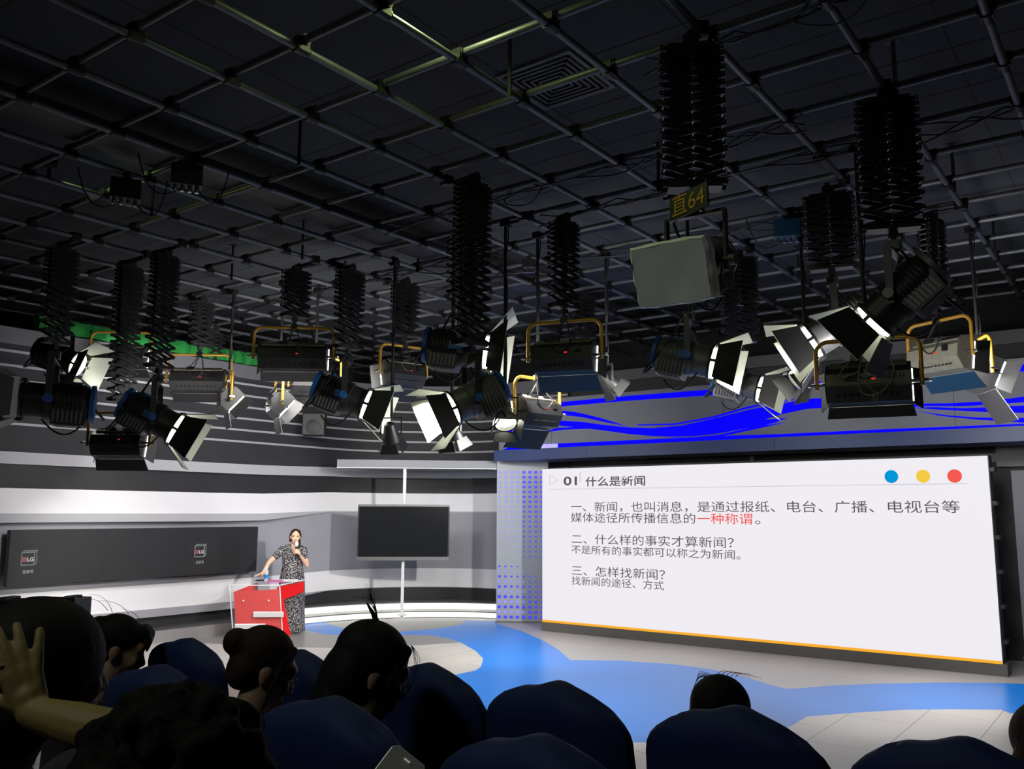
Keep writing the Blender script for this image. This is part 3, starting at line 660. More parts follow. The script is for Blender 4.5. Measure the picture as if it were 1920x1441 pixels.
FRES = {}
def fresnel(px, py, D, az, el, s, label, body='lamp_black', trim='lamp_blue', lit=True, hang=None, power=1.0, open_=27, target=None, diff=False, sign=None, doors=True, cone=56):
    """theatre spotlight: vented body, lens, four barn doors, yoke"""
    loc = dep(px, py, D); ya = bearing(loc, az); e = math.radians(el)
    t = thing('spotlight', label, 'spotlight', loc, ya, 'spotlights hung from the ceiling grid'); rot = (e, 0, 0)
    S = Matrix.Scale(s, 4)
    key = (s, body, trim, lit, open_, diff)
    if key not in FRES:
        d = {}
        mb = MB().at(S); mb.lathe([(.05, -.25), (.095, -.235), (.118, -.20), (.118, -.02), (.124, .0), (.124, .03), (.112, .035), (.112, .14)], 22, 'Y')
        for i in range(7): mb.lathe([(.118, -.19+.024*i), (.126, -.188+.024*i), (.126, -.182+.024*i), (.118, -.18+.024*i)], 22, 'Y', cap=False)
        mb.hexa([(-.10, -.21, -.15), (.10, -.21, -.15), (.10, -.02, -.15), (-.10, -.02, -.15), (-.105, -.23, -.03), (.105, -.23, -.03), (.105, .0, -.03), (-.105, .0, -.03)])
        d['housing'] = (mb.mesh('housing', [body], True, True))
        mb = MB().at(S)
        for sx in (-1, 1):
            for i in range(7): mb.box((sx*.104, -.19+.026*i, -.095), (.006, .012, .085))
        for i in range(6): mb.box((-.075+.03*i, -.115, -.152), (.014, .15, .006))
        d['vent_slots'] = mb.mesh('vent_slots', ['frame_black' if body != 'lamp_black' else 'lamp_gray'], False, True)
        mb = MB().at(S); mb.lathe([(.10, -.262), (.122, -.258), (.122, -.232), (.10, -.228)], 22, 'Y'); mb.box((.13, -.05, 0), (.03, .05, .05)); mb.box((0, -.13, .124), (.03, .09, .02))
        d['trim_ring'] = mb.mesh('trim_ring', [trim], True, True)
        mb = MB().at(S); mb.lathe([(.112, .135), (.13, .138), (.13, .155), (.106, .155)], 22, 'Y', cap=False)
        for i in range(4): mb.box((.126*math.cos(i*PI/2), .172, .126*math.sin(i*PI/2)), (.02, .05, .02))
        d['front_ring'] = mb.mesh('front_ring', ['black_steel'], True, True)
        mb = MB().at(S); mb.lathe([(.108, .150), (.108, .172), (.09, .180), (.05, .188), (.004, .19)], 22, 'Y'); d['lens'] = mb.mesh('lens', ['lens_glow' if lit else 'lens_off'], True, True)
        for i in range(4):
            mb = MB().at(S @ Matrix.Rotation(i*PI/2, 4, 'Y')); a = math.radians(open_); Ld = .20 if i % 2 == 0 else .18
            w0, w1 = .112, .112+Ld*math.sin(a)*(.85 if i % 2 == 0 else .55)
            y0 = .188; q = [Vector((-w0, y0, .125)), Vector((w0, y0, .125)), Vector((w1, y0+Ld*math.cos(a), .125+Ld*math.sin(a))), Vector((-w1, y0+Ld*math.cos(a), .125+Ld*math.sin(a)))]
            nn = (q[1]-q[0]).cross(q[2]-q[0]).normalized()
            mb.use(1).prism(q, nn*.003); mb.use(0).prism([p+nn*.0032 for p in q], nn*.003)
            d['barn_door%d' % i] = mb.mesh('barn_door', ['lamp_black', 'door_inner'], False, True)
        mb = MB().at(S)
        for sx in (-1, 1): mb.box((sx*.155, 0, .10), (.012, .04, .30)); mb.tube([(sx*.12, 0, 0), (sx*.175, 0, 0)], .025, 12)
        mb.box((0, 0, .255), (.322, .04, .014)); mb.tube([(0, 0, .25), (0, 0, .33)], .02, 10); mb.box((0, 0, .30), (.07, .07, .05))
        d['yoke'] = mb.mesh('yoke', ['lamp_black'], False, True)
        for sx in (-1, 1): d['tilt_knob%d' % sx] = MB().at(S).tube([(sx*.170, 0, 0), (sx*.20, 0, 0)], .028, 12).mesh('tilt_knob', [trim], True, True)
        mb = MB().at(S); mb.tube(bez((.02, -.25, -.03), (.16, -.42, -.22), (.10, -.12, .12)), .008, 6); mb.tube(bez((.10, -.12, .12), (.2, .02, .36), (.02, .0, .30)), .008, 6); mb.tube(bez((-.05, -.2, -.13), (-.02, -.1, -.3), (.06, .05, -.11)), .006, 6)
        d['power_cable'] = mb.mesh('power_cable', ['cable_black'], True, True)
        FRES[key] = d
    d = FRES[key]
    for k, me in d.items():
        if k == 'yoke' or k.startswith('tilt_knob'): link(k.rstrip('-1'), me, t)
        elif k.startswith('barn_door'):
            if doors and not diff: link('barn_door', me, t, None, rot)
        elif k == 'power_cable': link(k, me, t)
        else: link(k, me, t, None, rot)
    if lit and power > 0:
        if target is None: target = loc + (rotz(ya) @ rotx(e)).to_3x3() @ Vector((0, 6, 0))
        dv = rotz(ya).to_3x3().inverted() @ (Vector(target)-loc)
        off = (rotx(e) @ Vector((0, .21*s, 0)))
        q = dv.to_track_quat('-Z', 'Y').to_euler()
        lamp('SPOT', 'spot_beam', t, off, q, SPOT_W*power, (1.0, .98, .90), spot_size=math.radians(cone), spot_blend=.8, shadow_soft_size=.09*s)
    if sign:
        MB().box((sign[1], -.08, .285*s+sign[2]+.05), (.03, .10, .02)).build('sign_bracket', 'black_steel', t, smooth=False, rot=(0, 0, sign[3]))
        MB().box((sign[1], -.13, .285*s+sign[2]), (.34 if len(sign[0]) > 2 else .12, .012, .15)).build('sign_plate', 'sign_black', t, smooth=False, rot=(0, 0, sign[3]))
        w = .29 if len(sign[0]) > 2 else .08
        text_mesh(sign[0], .145, 'sign_gold', 'sign_text', t, rotz(sign[3]) @ T(sign[1]-w/2, -.139, .285*s+sign[2]-.05) @ RX, width=w, bold=0.0)
    top = Vector((loc.x, loc.y, loc.z+.33*s))
    return t, top

SOFT = {}
def softpanel(px, py, D, az, el, w, label, lip='lamp_black', back='lamp_black', knobs=True, led=True, flapw=.20, yoke=True, white=False, power=1.0, upper=False, drop=(.75, .55), strip=False):
    """fluorescent soft light: long box, lower and upper flap, gold yoke, glowing tubes"""
    loc = dep(px, py, D); ya = bearing(loc, az); e = math.radians(el)
    t = thing('soft_light', label, 'soft light', loc, ya, 'soft lights hung from the ceiling grid'); rot = (e, 0, 0)
    key = (w, lip, back, knobs, led, flapw, yoke, white, upper, drop, strip)
    if key not in SOFT:
        d = {}; h = w/2
        mb = MB(); mb.prism([(-h, -.12, .06), (-h, -.02, .16), (-h, .12, .16), (-h, .12, -.16), (-h, -.02, -.16), (-h, -.12, -.06)], (w, 0, 0))
        d['housing'] = mb.mesh('housing', [back], False, True)
        mb = MB().use(0)
        if knobs:
            mb.prism([(-h+.03, -.075, .113), (-h+.03, -.028, .163), (h-.03, -.028, .163), (h-.03, -.075, .113)], (0, -.008, .008))
            mb.use(1)
            for i in range(9): mb.box((h*.25+i*h*.075, -.06, .145), (.012, .02, .035))
            mb.box((-h*.3, -.06, .15), (.10, .03, .05)); mb.box((h*.55, -.13, .03), (.05, .04, .06))
        else: mb.box((0, -.122, 0), (w*.8, .006, .08))
        if strip: mb.use(0).box((0, -.122, .005), (w-.02, .008, .095)); mb.use(1).box((-h*.35, -.13, .01), (.09, .012, .05)); [mb.box((h*(.2+.08*i), -.13, .02), (.012, .014, .03)) for i in range(9)]
        d['control_strip'] = mb.mesh('control_strip', ['dust_gray', 'black_steel'], False, True)
        mb = MB()
        for i in range(10): mb.box((-h+.1+i*(w-.2)/9, -.07, -.112), (.02, .006, .06), Matrix.Rotation(math.radians(-45), 3, 'X'))
        d['vent_slots'] = mb.mesh('vent_slots', ['frame_black'], False, True)
        if led: d['indicator'] = MB().box((h*.15, -.123, .0), (.03, .008, .010)).mesh('indicator', ['led_red'], False, True)
        mb = MB().use(1); q = [(-h, .122, -.16), (h, .122, -.16), (h+.02, .122+flapw*drop[0], -.16-flapw*drop[1]), (-h-.02, .122+flapw*drop[0], -.16-flapw*drop[1])]
        mb.plate(q, .004); mb.use(0); nn = (Vector(q[1])-Vector(q[0])).cross(Vector(q[2])-Vector(q[0])).normalized(); mb.plate([Vector(p)-nn*.0045 for p in q], .004)
        d['lower_flap'] = mb.mesh('lower_flap', [lip, 'reflector_emit_white' if white else 'door_inner'], False, True)
        if upper:
            mb = MB().use(1); q = [(h, .122, .16), (-h, .122, .16), (-h-.02, .122+flapw*.7, .16+flapw*.5), (h+.02, .122+flapw*.7, .16+flapw*.5)]
            mb.plate(q, .004); mb.use(0); mb.plate([Vector(p)+Vector((0, -.004, .005)) for p in q], .004)
            d['upper_flap'] = mb.mesh('upper_flap', [lip, 'reflector_emit_white' if white else 'door_inner'], False, True)
        for s in (-1, 1):
            d['glow_slot%d' % s] = MB().box((s*(h+.004), .112, .075), (.008, .014, .12)).box((s*(h+.004), .112, -.07), (.008, .014, .13)).mesh('glow_slot', ['tube_glow'], False, True); d['side_flap%d' % s] = MB().plate([(s*h, .122, -.15), (s*h, .122, .15), (s*(h+.07), .25, .17), (s*(h+.07), .25, -.17)], .004).mesh('side_flap', ['lamp_black'], False, True)
        mb = MB()
        for i in range(4): mb.tube([(-h+.02, .128, -.12+.08*i), (h-.02, .128, -.12+.08*i)], .014, 8)
        d['glow_tube'] = mb.mesh('glow_tube', ['tube_glow'], True, True)
        if yoke:
            mb = MB(); r = .10; hh = h+.075; zt = .36
            pts = [(-hh, 0, -.04), (-hh, 0, zt-r)]+[(-hh+r-r*math.cos(a), 0, zt-r+r*math.sin(a)) for a in [PI/2*i/6 for i in range(1, 7)]]+[(hh-r+r*math.sin(a), 0, zt-r+r*math.cos(a)) for a in [PI/2*i/6 for i in range(0, 7)]]+[(hh, 0, -.04)]
            mb.tube(pts, .018, 10)
            d['yoke'] = mb.mesh('yoke', ['yoke_gold'], True, True)
            mb = MB()
            for s in (-1, 1): mb.tube([(s*h, 0, 0), (s*(hh+.05), 0, 0)], .016, 8); mb.box((s*(hh+.06), 0, 0), (.02, .07, .02))
            d['wing_bolt'] = mb.mesh('wing_bolt', ['bolt_steel'], False, True)
        mb = MB(); mb.tube([(0, 0, .34), (0, 0, .46)], .02, 10); mb.box((0, 0, .37), (.07, .07, .06)); d['spigot'] = mb.mesh('spigot', ['black_steel'], False, True)
        mb = MB(); loopcable(mb, (-.05, -.06, .17), (.0, 0, .36), -.02); loopcable(mb, (-.12, -.13, .12), (.10, -.14, .12), .10); loopcable(mb, (.10, -.14, .12), (.03, 0, .36), .02); loopcable(mb, (-.2, -.06, .16), (-.02, -.02, .34), .05)
        d['power_cable'] = mb.mesh('power_cable', ['cable_black'], True, True)
        SOFT[key] = d
    for k, me in SOFT[key].items():
        nm = k.rstrip('-1')
        link(nm, me, t, None, None if k in ('yoke', 'spigot', 'power_cable', 'wing_bolt') else rot)
    if power > 0:
        lamp('AREA', 'soft_beam', t, rotx(e) @ Vector((0, .15, 0)), (math.pi/2+e, 0, 0), PANEL_W*power, (1.0, .97, .94), shape='RECTANGLE', size=w, size_y=.3)
    return t, Vector((loc.x, loc.y, loc.z+.42))

STAGE = Vector((-10.6, 9.3, .6)); WALLP = Vector((-12.6, 8.6, .6)); CORNER = Vector((-11.4, 12.2, .6)); MID = Vector((-7.5, 10.6, 0)); RIGHT = Vector((-3.2, 9.6, 0)); FRONT = Vector((-6.5, 8.2, 0))
def hang(top, w, rz, label): return pantograph(Vector((top.x, top.y, GZ)), top.z+.10, w, rz, label)
def camface(p): return math.atan2(p.y, p.x)-PI/2
# --- spotlights: (photo x, y, distance, azimuth, tilt, size)
t, q = fresnel(1306, 497, 5.41, 203, -20, 1.25, 'large unlit spotlight wrapped in gray diffusion cloth under a yellow number sign', 'lamp_black', 'lamp_gray', False, diff=True, sign=('直64', .09, .0, PI-math.radians(25)))
hang(q, .37, camface(q)+.1, 'largest and nearest scissor hanger, holding the cloth wrapped spotlight')
# the diffusion cloth bag over its barn doors
mb = MB(); n0 = len(mb.v); NB = 12
for k, (y, hx, hz, bul) in enumerate(((.20, .16, .15, 0), (.24, .235, .20, 0), (.32, .262, .208, 0), (.40, .268, .212, 0), (.425, .25, .195, 0))):
    for i in range(4*NB):
        s = i//NB; u = (i % NB)/NB*2-1
        x, z = [(u, -1), (1, u), (-u, 1), (-1, -u)][s]
        rr = 1-.04*(abs(x*z))**3; wob = 1+.012*math.sin(5*i+k*2)
        mb._v([(x*hx*rr*wob, y+.006*math.sin(i*1.7+k), z*hz*rr*wob)])
for k in range(4): mb._f([(k*4*NB+i, k*4*NB+(i+1) % (4*NB), (k+1)*4*NB+(i+1) % (4*NB), (k+1)*4*NB+i) for i in range(4*NB)], n0)
G = 10; n1 = len(mb.v)
for i in range(G+1):
    for j in range(G+1):
        u, v = i/G*2-1, j/G*2-1; mb._v([(u*.25*(1-.04*abs(u*v)**3), .425-.035*(1-u*u)*(1-v*v)+.008*math.sin(4*u+3*v), v*.195*(1-.04*abs(u*v)**3))])
mb._f([(i*(G+1)+j, (i+1)*(G+1)+j, (i+1)*(G+1)+j+1, i*(G+1)+j+1) for i in range(G) for j in range(G)], n1)
mb.build('diffusion_cloth', 'diffuser', t, rot=(math.radians(-20), 0, 0)).scale = (.92, .97, .90)
t, q = fresnel(1682, 562, 6.58, 282, -40, 1.3, 'biggest black spotlight, tilted down with brightly lit barn doors at upper right', 'lamp_black', 'lamp_gray', True, power=1.3, target=FRONT)
hang(q, .39, camface(q)+.15, 'second large scissor hanger, at the right above the biggest black spotlight')
t, q = fresnel(1565, 615, 8.45, 268, -30, 1.45, 'gray spotlight with glowing doors just left of the biggest black spotlight', 'lamp_gray', 'lamp_gray', True, power=4.5, target=CORNER, cone=46)
hang(q, .42, camface(q)-.1, 'scissor hanger just left of the second large one, above a gray spotlight')
t, q = fresnel(1295, 672, 8.3, 98, -14, 1.35, 'gray spotlight with blue knobs below the cloth wrapped spotlight, doors lit', 'lamp_gray', 'lamp_blue', True, power=.9, target=RIGHT)
pole(q, q.z, 'black drop pole directly below the cloth wrapped spotlight')
t, q = fresnel(1392, 722, 10.36, 100, -16, 1.3, 'gray spotlight pointing right in front of the top blue line of the header', 'lamp_gray', 'lamp_blue', True, power=.8, target=RIGHT+Vector((1.5, 1.5, 0)))
hang(q, .40, camface(q)+.2, 'scissor hanger half hidden behind the cloth wrapped spotlight')
t, q = fresnel(868, 655, 9.3, 98, -8, 1.6, 'black spotlight with wide open lit doors left of the first gold yoke lamp', 'lamp_black', 'lamp_blue', True, power=.9, open_=50, target=RIGHT+Vector((0, 1, .3)))
hang(q, .34, camface(q)+.6, 'scissor hanger behind the tall one left of the first gold yoke lamp')
t, q = fresnel(882, 750, 7.68, 252, -26, 1.25, 'gray spotlight with blue vents and glowing doors left of the blue header end', 'lamp_gray', 'lamp_blue', True, power=7.0, target=WALLP, cone=44)
hang(q, .32, camface(q)+.7, 'tall scissor hanger in the middle, above the gray and blue spotlight')
t, q = fresnel(650, 745, 10.86, 98, -20, 1.6, 'black and blue spotlight pointing right over the middle of the striped wall', 'lamp_black', 'lamp_blue', True, power=.9, target=MID)
hang(q, .34, camface(q)+.6, 'scissor hanger above the black and blue spotlight, between two dense ones')
t, q = fresnel(292, 785, 10.8, 98, -27, 1.55, 'black spotlight pointing right and down, lowest of the left lamp cluster', 'lamp_black', 'lamp_blue', True, power=.9, target=FRONT)
hang(q, .30, camface(q)+.7, 'stretched scissor hanger above the lowest left spotlight')
t, q = fresnel(95, 752, 11.03, 276, 2, 1.75, 'black spotlight facing left with gray diffusion cloth at the left frame edge', 'lamp_black', 'lamp_blue', False, sign=('16', -.12, -.25, bearing(dep(95, 752, 11.03), 276)*0+PI/2))
hang(q, .32, camface(q)+.6, 'scissor hanger leftmost of all, above the spotlight facing left')
MB().box((0, .42, 0), (.46, .012, .44)).box((.235, .36, 0), (.012, .13, .44)).box((-.235, .36, 0), (.012, .13, .44)).box((0, .36, .225), (.46, .13, .012)).build('diffusion_cloth', 'diffuser', t, smooth=False)
t, q = fresnel(118, 672, 12.6, 118, -22, 1.35, 'small spotlight with brightly lit open doors under the green cloth', 'lamp_black', 'lamp_black', True, power=.12, open_=42, target=WALLP)
pole(q, q.z, 'black drop pole at the far left under the green cloth')
# small round lamps
def par(px, py, D, az, el, s, label, lit=True, plab=''):
    loc = dep(px, py, D); ya = bearing(loc, az); e = math.radians(el)
    t = thing('small_lamp', label, 'lamp', loc, ya, 'small lamps in the lighting cluster'); rot = (e, 0, 0)
    X = Matrix.Scale(s, 4)
    MB().at(X).lathe([(.03, -.14), (.065, -.12), (.085, -.03), (.11, .05), (.118, .10), (.105, .10), (.10, .06)], 20, 'Y', cap=False).build('shade', 'lamp_black', t, rot=rot)
    MB().at(X).lathe([(.098, .055), (.07, .072), (.003, .08)], 20, 'Y').build('lens', 'lens_glow' if lit else 'lens_off', t, rot=rot)
    for i in range(4):
        mb = MB().at(X @ Matrix.Rotation(i*PI/2, 4, 'Y')); mb.plate([(-.085, .10, .112), (.085, .10, .112), (.12, .21, .15), (-.12, .21, .15)], .004); mb.build('barn_door', ['lamp_black'], t, rot=rot, smooth=False)
    mb = MB().at(X)
    for sx in (-1, 1): mb.box((sx*.13, 0, .08), (.01, .03, .2))
    mb.box((0, 0, .185), (.27, .03, .012)); mb.tube([(0, 0, .18), (0, 0, .27)], .014, 8); mb.build('yoke', 'black_steel', t, smooth=False)
    if lit: lamp('SPOT', 'small_beam', t, rotx(e) @ Vector((0, .1*s, 0)), (PI/2+e-PI, 0, PI) if False else (PI/2+e, 0, 0), SPOT_W*.12, (1, .98, .9), spot_size=math.radians(80), spot_blend=.6, shadow_soft_size=.08)
    pole(Vector((loc.x, loc.y, 0)), loc.z+.25*s, 'black drop pole holding the '+label.split(' in front')[0].split(' under')[0].split(' hanging')[0].split(' with')[0].split(' left of')[0]+plab)
par(1138, 712, 10.2, 60, -42, .95, 'small lit lamp under the right end of the first gold yoke lamp', plab=' right of the first gold yoke')
par(946, 780, 9.0, 170, -48, 1.05, 'small very bright lamp in front of the left end of the header', plab=' before the header end')
par(846, 806, 9.6, 40, -68, 1.0, 'small bright lamp hanging lowest in the middle, facing down', plab=' hanging lowest in the middle')
par(733, 812, 10.6, 20, -62, 1.0, 'small dark lamp with open doors over the striped wall', False, ' over the striped wall')
par(1512, 700, 9.2, 240, -40, 1.2, 'small glaring lamp left of the black front soft light', plab=' beside the black front soft light')
# --- fluorescent soft lights
t, q = softpanel(1628, 718, 7.6, 4, -8, .64, 'black soft light on a gold yoke with dusty cables, in front of the header', back='lamp_black', flapw=.13, led=True, power=1, drop=(.55, .6), strip=True)
pole(q, q.z, 'black drop pole behind the gray spotlight above the front soft light')
mb = MB(); mb.tube(bez((-.10, -.10, .20), (-.32, -.20, -.05), (-.05, -.16, .08)), .006, 6); mb.tube(bez((.0, -.05, .33), (-.16, -.24, -.22), (.10, -.18, -.10)), .007, 6); mb.tube(bez((.10, -.18, -.10), (.34, -.2, .10), (.02, -.05, .33)), .007, 6)
mb.tube([(.06+.018*math.cos(q_), -.18, -.13+.035*math.sin(q_)) for q_ in [2*PI*i/12 for i in range(12)]], .005, 6, closed=True); mb.tube(bez((-.02, -.14, .10), (.0, -.2, -.06), (.06, -.18, -.10)), .004, 6)
mb.build('safety_cable', 'dust_gray', t)
MB().box((-.08, -.10, .235), (.055, .03, .12), Matrix.Rotation(.25, 3, 'Y')).build('plug', 'dust_gray', t, smooth=False)
t, q = softpanel(1762, 668, 9.61, 38, -10, .58, 'soft light with gold yoke and dark blue flap at the far right', lip='panel_blue', back='dust_gray', flapw=.22)
hang(q, .28, camface(q)+1.0, 'thin scissor hanger rightmost of all, above the soft light with blue flap')
t, q = softpanel(1058, 668, 8.76, 16, -10, .62, 'soft light with arched gold yoke and blue flap left of the spotlights', lip='panel_blue', back='lamp_black', flapw=.22)
hang(q, .30, camface(q)+.7, 'scissor hanger above the soft light with arched gold yoke')
t, q = softpanel(550, 668, 11.01, 10, -8, .82, 'wide black soft light with red indicator and pale lower lip, left of centre', lip='lamp_gray', back='lamp_black', flapw=.16)
hang(q, .32, camface(q)+.4, 'dense folded scissor hanger above the wide black soft light')
t, q = softpanel(222, 830, 11.5, 22, -16, .58, 'black soft light with red indicator hanging lowest at the far left', back='lamp_black', flapw=.18, yoke=True)
hang(q, .30, camface(q)+.7, 'scissor hanger opened to wide diamonds above the lowest left soft light')
t, q = softpanel(372, 712, 13.1, 16, -12, .74, 'dim soft light with red indicator behind the left spotlights', back='lamp_black', flapw=.16, power=.3)
hang(q, .30, camface(q)+.4, 'short dense scissor hanger above the dim soft light on the left')
t, q = softpanel(757, 700, 11.38, -30, -14, .55, 'black soft light with two bright slots left of the middle spotlights', back='lamp_black', flapw=.22)
hang(q, .34, camface(q)+.4, 'dense folded scissor hanger above the soft light with two bright slots')
t, q = softpanel(428, 748, 12.6, 82, -42, .40, 'small soft light seen from its end with one slanted bright slot', back='lamp_black', flapw=.22, power=.3)
pole(q, q.z, 'black drop pole above the small soft light with one slanted slot')
t, q = softpanel(522, 756, 11.9, 80, -42, .40, 'small soft light on gold yoke with long bright slot under the wide black one', back='lamp_black', flapw=.22, power=.4)
pole(q, q.z, 'black drop pole behind the wide black soft light')
t, q = softpanel(1008, 772, 9.4, 318, -12, .50, 'black soft light with a white flap given a painted glow before the blue header end', back='lamp_black', flapw=.28, white=True)
pole(q, q.z, 'black drop pole behind the first gold yoke lamp')
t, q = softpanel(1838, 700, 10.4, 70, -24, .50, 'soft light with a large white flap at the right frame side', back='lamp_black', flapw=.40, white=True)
pole(q, q.z, 'black drop pole right of the thin rightmost hanger')
t, q = softpanel(226, 668, 14.0, 20, -8, .72, 'soft light on thin gold yoke right below the green cloth', back='lamp_black', flapw=.16, power=.15)
pole(q, q.z, 'black drop pole in front of the green cloth')
t, q = softpanel(590, 720, 12.2, 5, -10, .55, 'narrow soft light with gold yoke behind the black and blue spotlight', back='lamp_black', flapw=.16)
pole(q, q.z, 'black drop pole between the wide soft light and the black and blue spotlight')
# extra folded hangers in the back rows (their lamps are hidden)
for px, py, zb, w, lab in ((405, 615, 4.55, .26, 'tiny folded scissor hanger far back beside the green cloth'), (925, 605, 4.45, .28, 'small folded scissor hanger far back right of the open doors spotlight'), (1095, 545, 4.35, .30, 'folded scissor hanger far back right of the arched gold yoke hanger')):
    p = onz(px, py, GZ); pantograph(p, zb, w, camface(p)+.4, lab)
# socket boxes on the grid with dangling plugs
for i, (px, py, m, lab) in enumerate(((384, 318, 'lamp_black', 'black socket box with plugs on the long dark tray'), (200, 372, 'lamp_black', 'black socket box under the green lit pipe corner'), (1490, 430, 'panel_blue', 'blue socket box with cables left of the folded right hangers'), (962, 515, 'lamp_black', 'small black socket box on the pipes in the middle'))):
    p = onz(px, py-25, GZ-.04); p.x = min(XS, key=lambda q: abs(q-p.x)); s = 1.0 if i < 3 else .6
    b = thing('socket_box', lab, 'socket box', p, camface(p), 'socket boxes on the ceiling grid')
    MB().box((0, 0, -.12*s), (.26*s, .13*s, .19*s)).box((0, 0, .0), (.06, .08, .08)).build('box', m, b, smooth=False, bevel=.008)
    for k in range(4): MB().lathe([(.018, -.215*s-.05), (.022, -.215*s), (.016, -.21*s+.01)], 10).build('plug', 'bolt_steel', b, loc=(-.09*s+.06*s*k, 0, 0))
    mb = MB(); mb.tube(bez((.1*s, 0, -.24*s), (.3, .05, -.5*s), (.35, 0, .03)), .007, 6); mb.tube(bez((-.05*s, 0, -.24*s), (-.3, .05, -.45*s), (-.4, 0, .03)), .007, 6); mb.build('cable', 'cable_black', b)
# cables lashed along some crosswise pipes
for i, (yk, x0, x1) in enumerate(((9, -6.5, -2.0), (10, -5.0, -.5), (7, -2.6, 0.5), (6, -1.6, .8), (12, -8.0, -3.0), (11, -11.0, -6.0))):
    y = YS[yk]; mb = MB()
    for s in range(3):
        pts = []; n = 40
        for j in range(n+1):
            x = x0+(x1-x0)*j/n; pts.append((x, y+.035*math.sin(s*2+j*.9), GZ+.02-.018*s-abs(math.sin(j*.39+s*.8))*.06*(1+.8*math.sin(j*.17+s))))
        mb.tube(pts, .008, 6)
    a = Vector((x0+(x1-x0)*.4, y, GZ)); mb.tube([a+Vector((.22*math.cos(2*PI*j/20)*1.0, .03*math.sin(2*PI*j/7), -.05+.10*math.sin(2*PI*j/20))) for j in range(20)], .007, 6, closed=True)
    tag(mb.build('cable_bundle', 'cable_black'), 'loose black cable bundle along a crosswise grid pipe, %s' % ['from the middle towards the nearest hanger', 'behind the nearest hanger towards the right', 'nearest to the top right corner', 'at the very top right edge', 'over the arched gold yoke lamp', 'above the lamps on the left'][i], 'cable', 'cable bundles on the grid')
# ceiling lamp just above the top of the frame and a clip lamp on the left pipes, both with a greenish yellow light
p = onz(815, -45, CZ-.0)
t = thing('ceiling_lamp', 'round ceiling lamp at the top edge throwing greenish light on the nearest pipes', 'lamp', p)
MB().lathe([(.16, 0), (.16, -.03), (.15, -.05), (.14, -.05)], 24, cap=False).build('rim', 'lamp_gray', t); MB().lathe([(.14, -.03), (.13, -.055), (.06, -.07), (.004, -.073)], 24).build('diffuser', 'green_glow', t)
lamp('SPOT', 'lamp_beam', t, (0, 0, -.09), (0, 0, 0), HOUSE_W, (.82, 1.0, .42), spot_size=math.radians(172), spot_blend=.3, shadow_soft_size=.10)
p = onz(118, 300, GZ+.16); p.x = min(XS, key=lambda q: abs(q-p.x)); g = onz(190, 358, GZ)
t = thing('clip_lamp', 'tiny clip lamp on the left pipes throwing greenish light', 'lamp', p, math.atan2(g.y-p.y, g.x-p.x)-PI/2)
MB().lathe([(.02, -.08), (.045, -.06), (.05, .03), (.044, .03)], 14, 'Y', cap=False).build('shade', 'lamp_black', t); MB().ball((0, .0, 0), .025).build('bulb', 'green_glow', t)
MB().box((0, -.03, -.09), (.03, .03, .15)).build('clip', 'black_steel', t, smooth=False)
lamp('SPOT', 'clip_beam', t, (0, .04, 0), (PI/2-.35, 0, 0), 10, (.75, 1.0, .35), spot_size=math.radians(110), spot_blend=.6, shadow_soft_size=.03)
# unseen ceiling lamp, added to brighten the diffusion cloth and seat backs
p = Vector((-2.4, -1.2, CZ)); t = thing('ceiling_lamp', 'unseen square fill lamp added on the ceiling above the rear of the audience', 'lamp', p)
MB().box((0, 0, -.04), (.5, .5, .08)).build('casing', 'lamp_gray', t, smooth=False); MB().box((0, 0, -.085), (.42, .42, .012)).build('diffuser', 'tube_glow', t, smooth=False)
lamp('SPOT', 'lamp_beam', t, (0, .05, -.12), (math.radians(48), 0, 0), REAR_FILL_W, (.92, 1.0, .88), spot_size=math.radians(125), spot_blend=.6, shadow_soft_size=.5)

# ================================================================== PODIUM AND SPEAKER
fa = dep(478, 1150, 14.45); pr = bearing(Vector((fa.x, fa.y, 0)), 180)+PI      # +Y away from the camera
PA = dep(430, 1105, 14.5); PBt = dep(524, 1110, 14.35)
ux = Vector((PBt.x-PA.x, PBt.y-PA.y, 0)); fw_ = ux.length; pa = math.atan2(ux.y, ux.x)
pd = thing('podium', 'red lectern with clear plastic shell, top and two silver bars on its front', 'podium', (PA.x, PA.y, 0), pa-0.0)
pz = .80; bw = fw_
def pq(x, y, z): return (x, y, z)
dpt = .62; sk = .30     # the sides run back and to the right
MB().prism([(0.0, 0, pz), (bw, 0, pz), (bw+sk, dpt, pz+.04), (sk+.0, dpt, pz+.04)], (0, 0, .022)).build('top', 'clear_plastic', pd, smooth=False)
mb = MB(); mb.tube([(0, 0, pz+.011), (bw, 0, pz+.011)], .010, 6); mb.tube([(bw, 0, pz+.011), (bw+sk, dpt, pz+.051)], .010, 6); mb.tube([(0, 0, pz+.011), (sk, dpt, pz+.051)], .008, 6); mb.build('top_edge', 'clear_edge', pd)
fp = [(0, 0, pz), (bw, 0, pz), (bw*.99+.08, .02, .03), (.09, .02, .03)]
mb = MB(); mb.plate(fp, .012); mb.build('front_shell', 'clear_plastic', pd, smooth=False)
for a, b in ((fp[1], fp[2]), (fp[0], fp[3])): MB().tube([a, b], .009, 6).build('shell_edge', 'clear_edge', pd)
MB().plate([(.06, .05, pz-.09), (bw-.02, .05, pz-.05), (bw+.05, .06, .02), (.14, .06, .02)], -.03).build('front_panel', 'red_panel', pd, smooth=False)
MB().prism([(bw-.02, .045, pz-.02), (bw+.05, .06, .02), (bw+.16, .24, .02), (bw+.045, .15, pz-.22), (bw+sk*.93, dpt*.93, pz-.14), (bw+sk*.93, dpt*.93, pz+.02)], (-.035, .01, 0)).build('side_panel', 'red_gloss', pd, smooth=False)
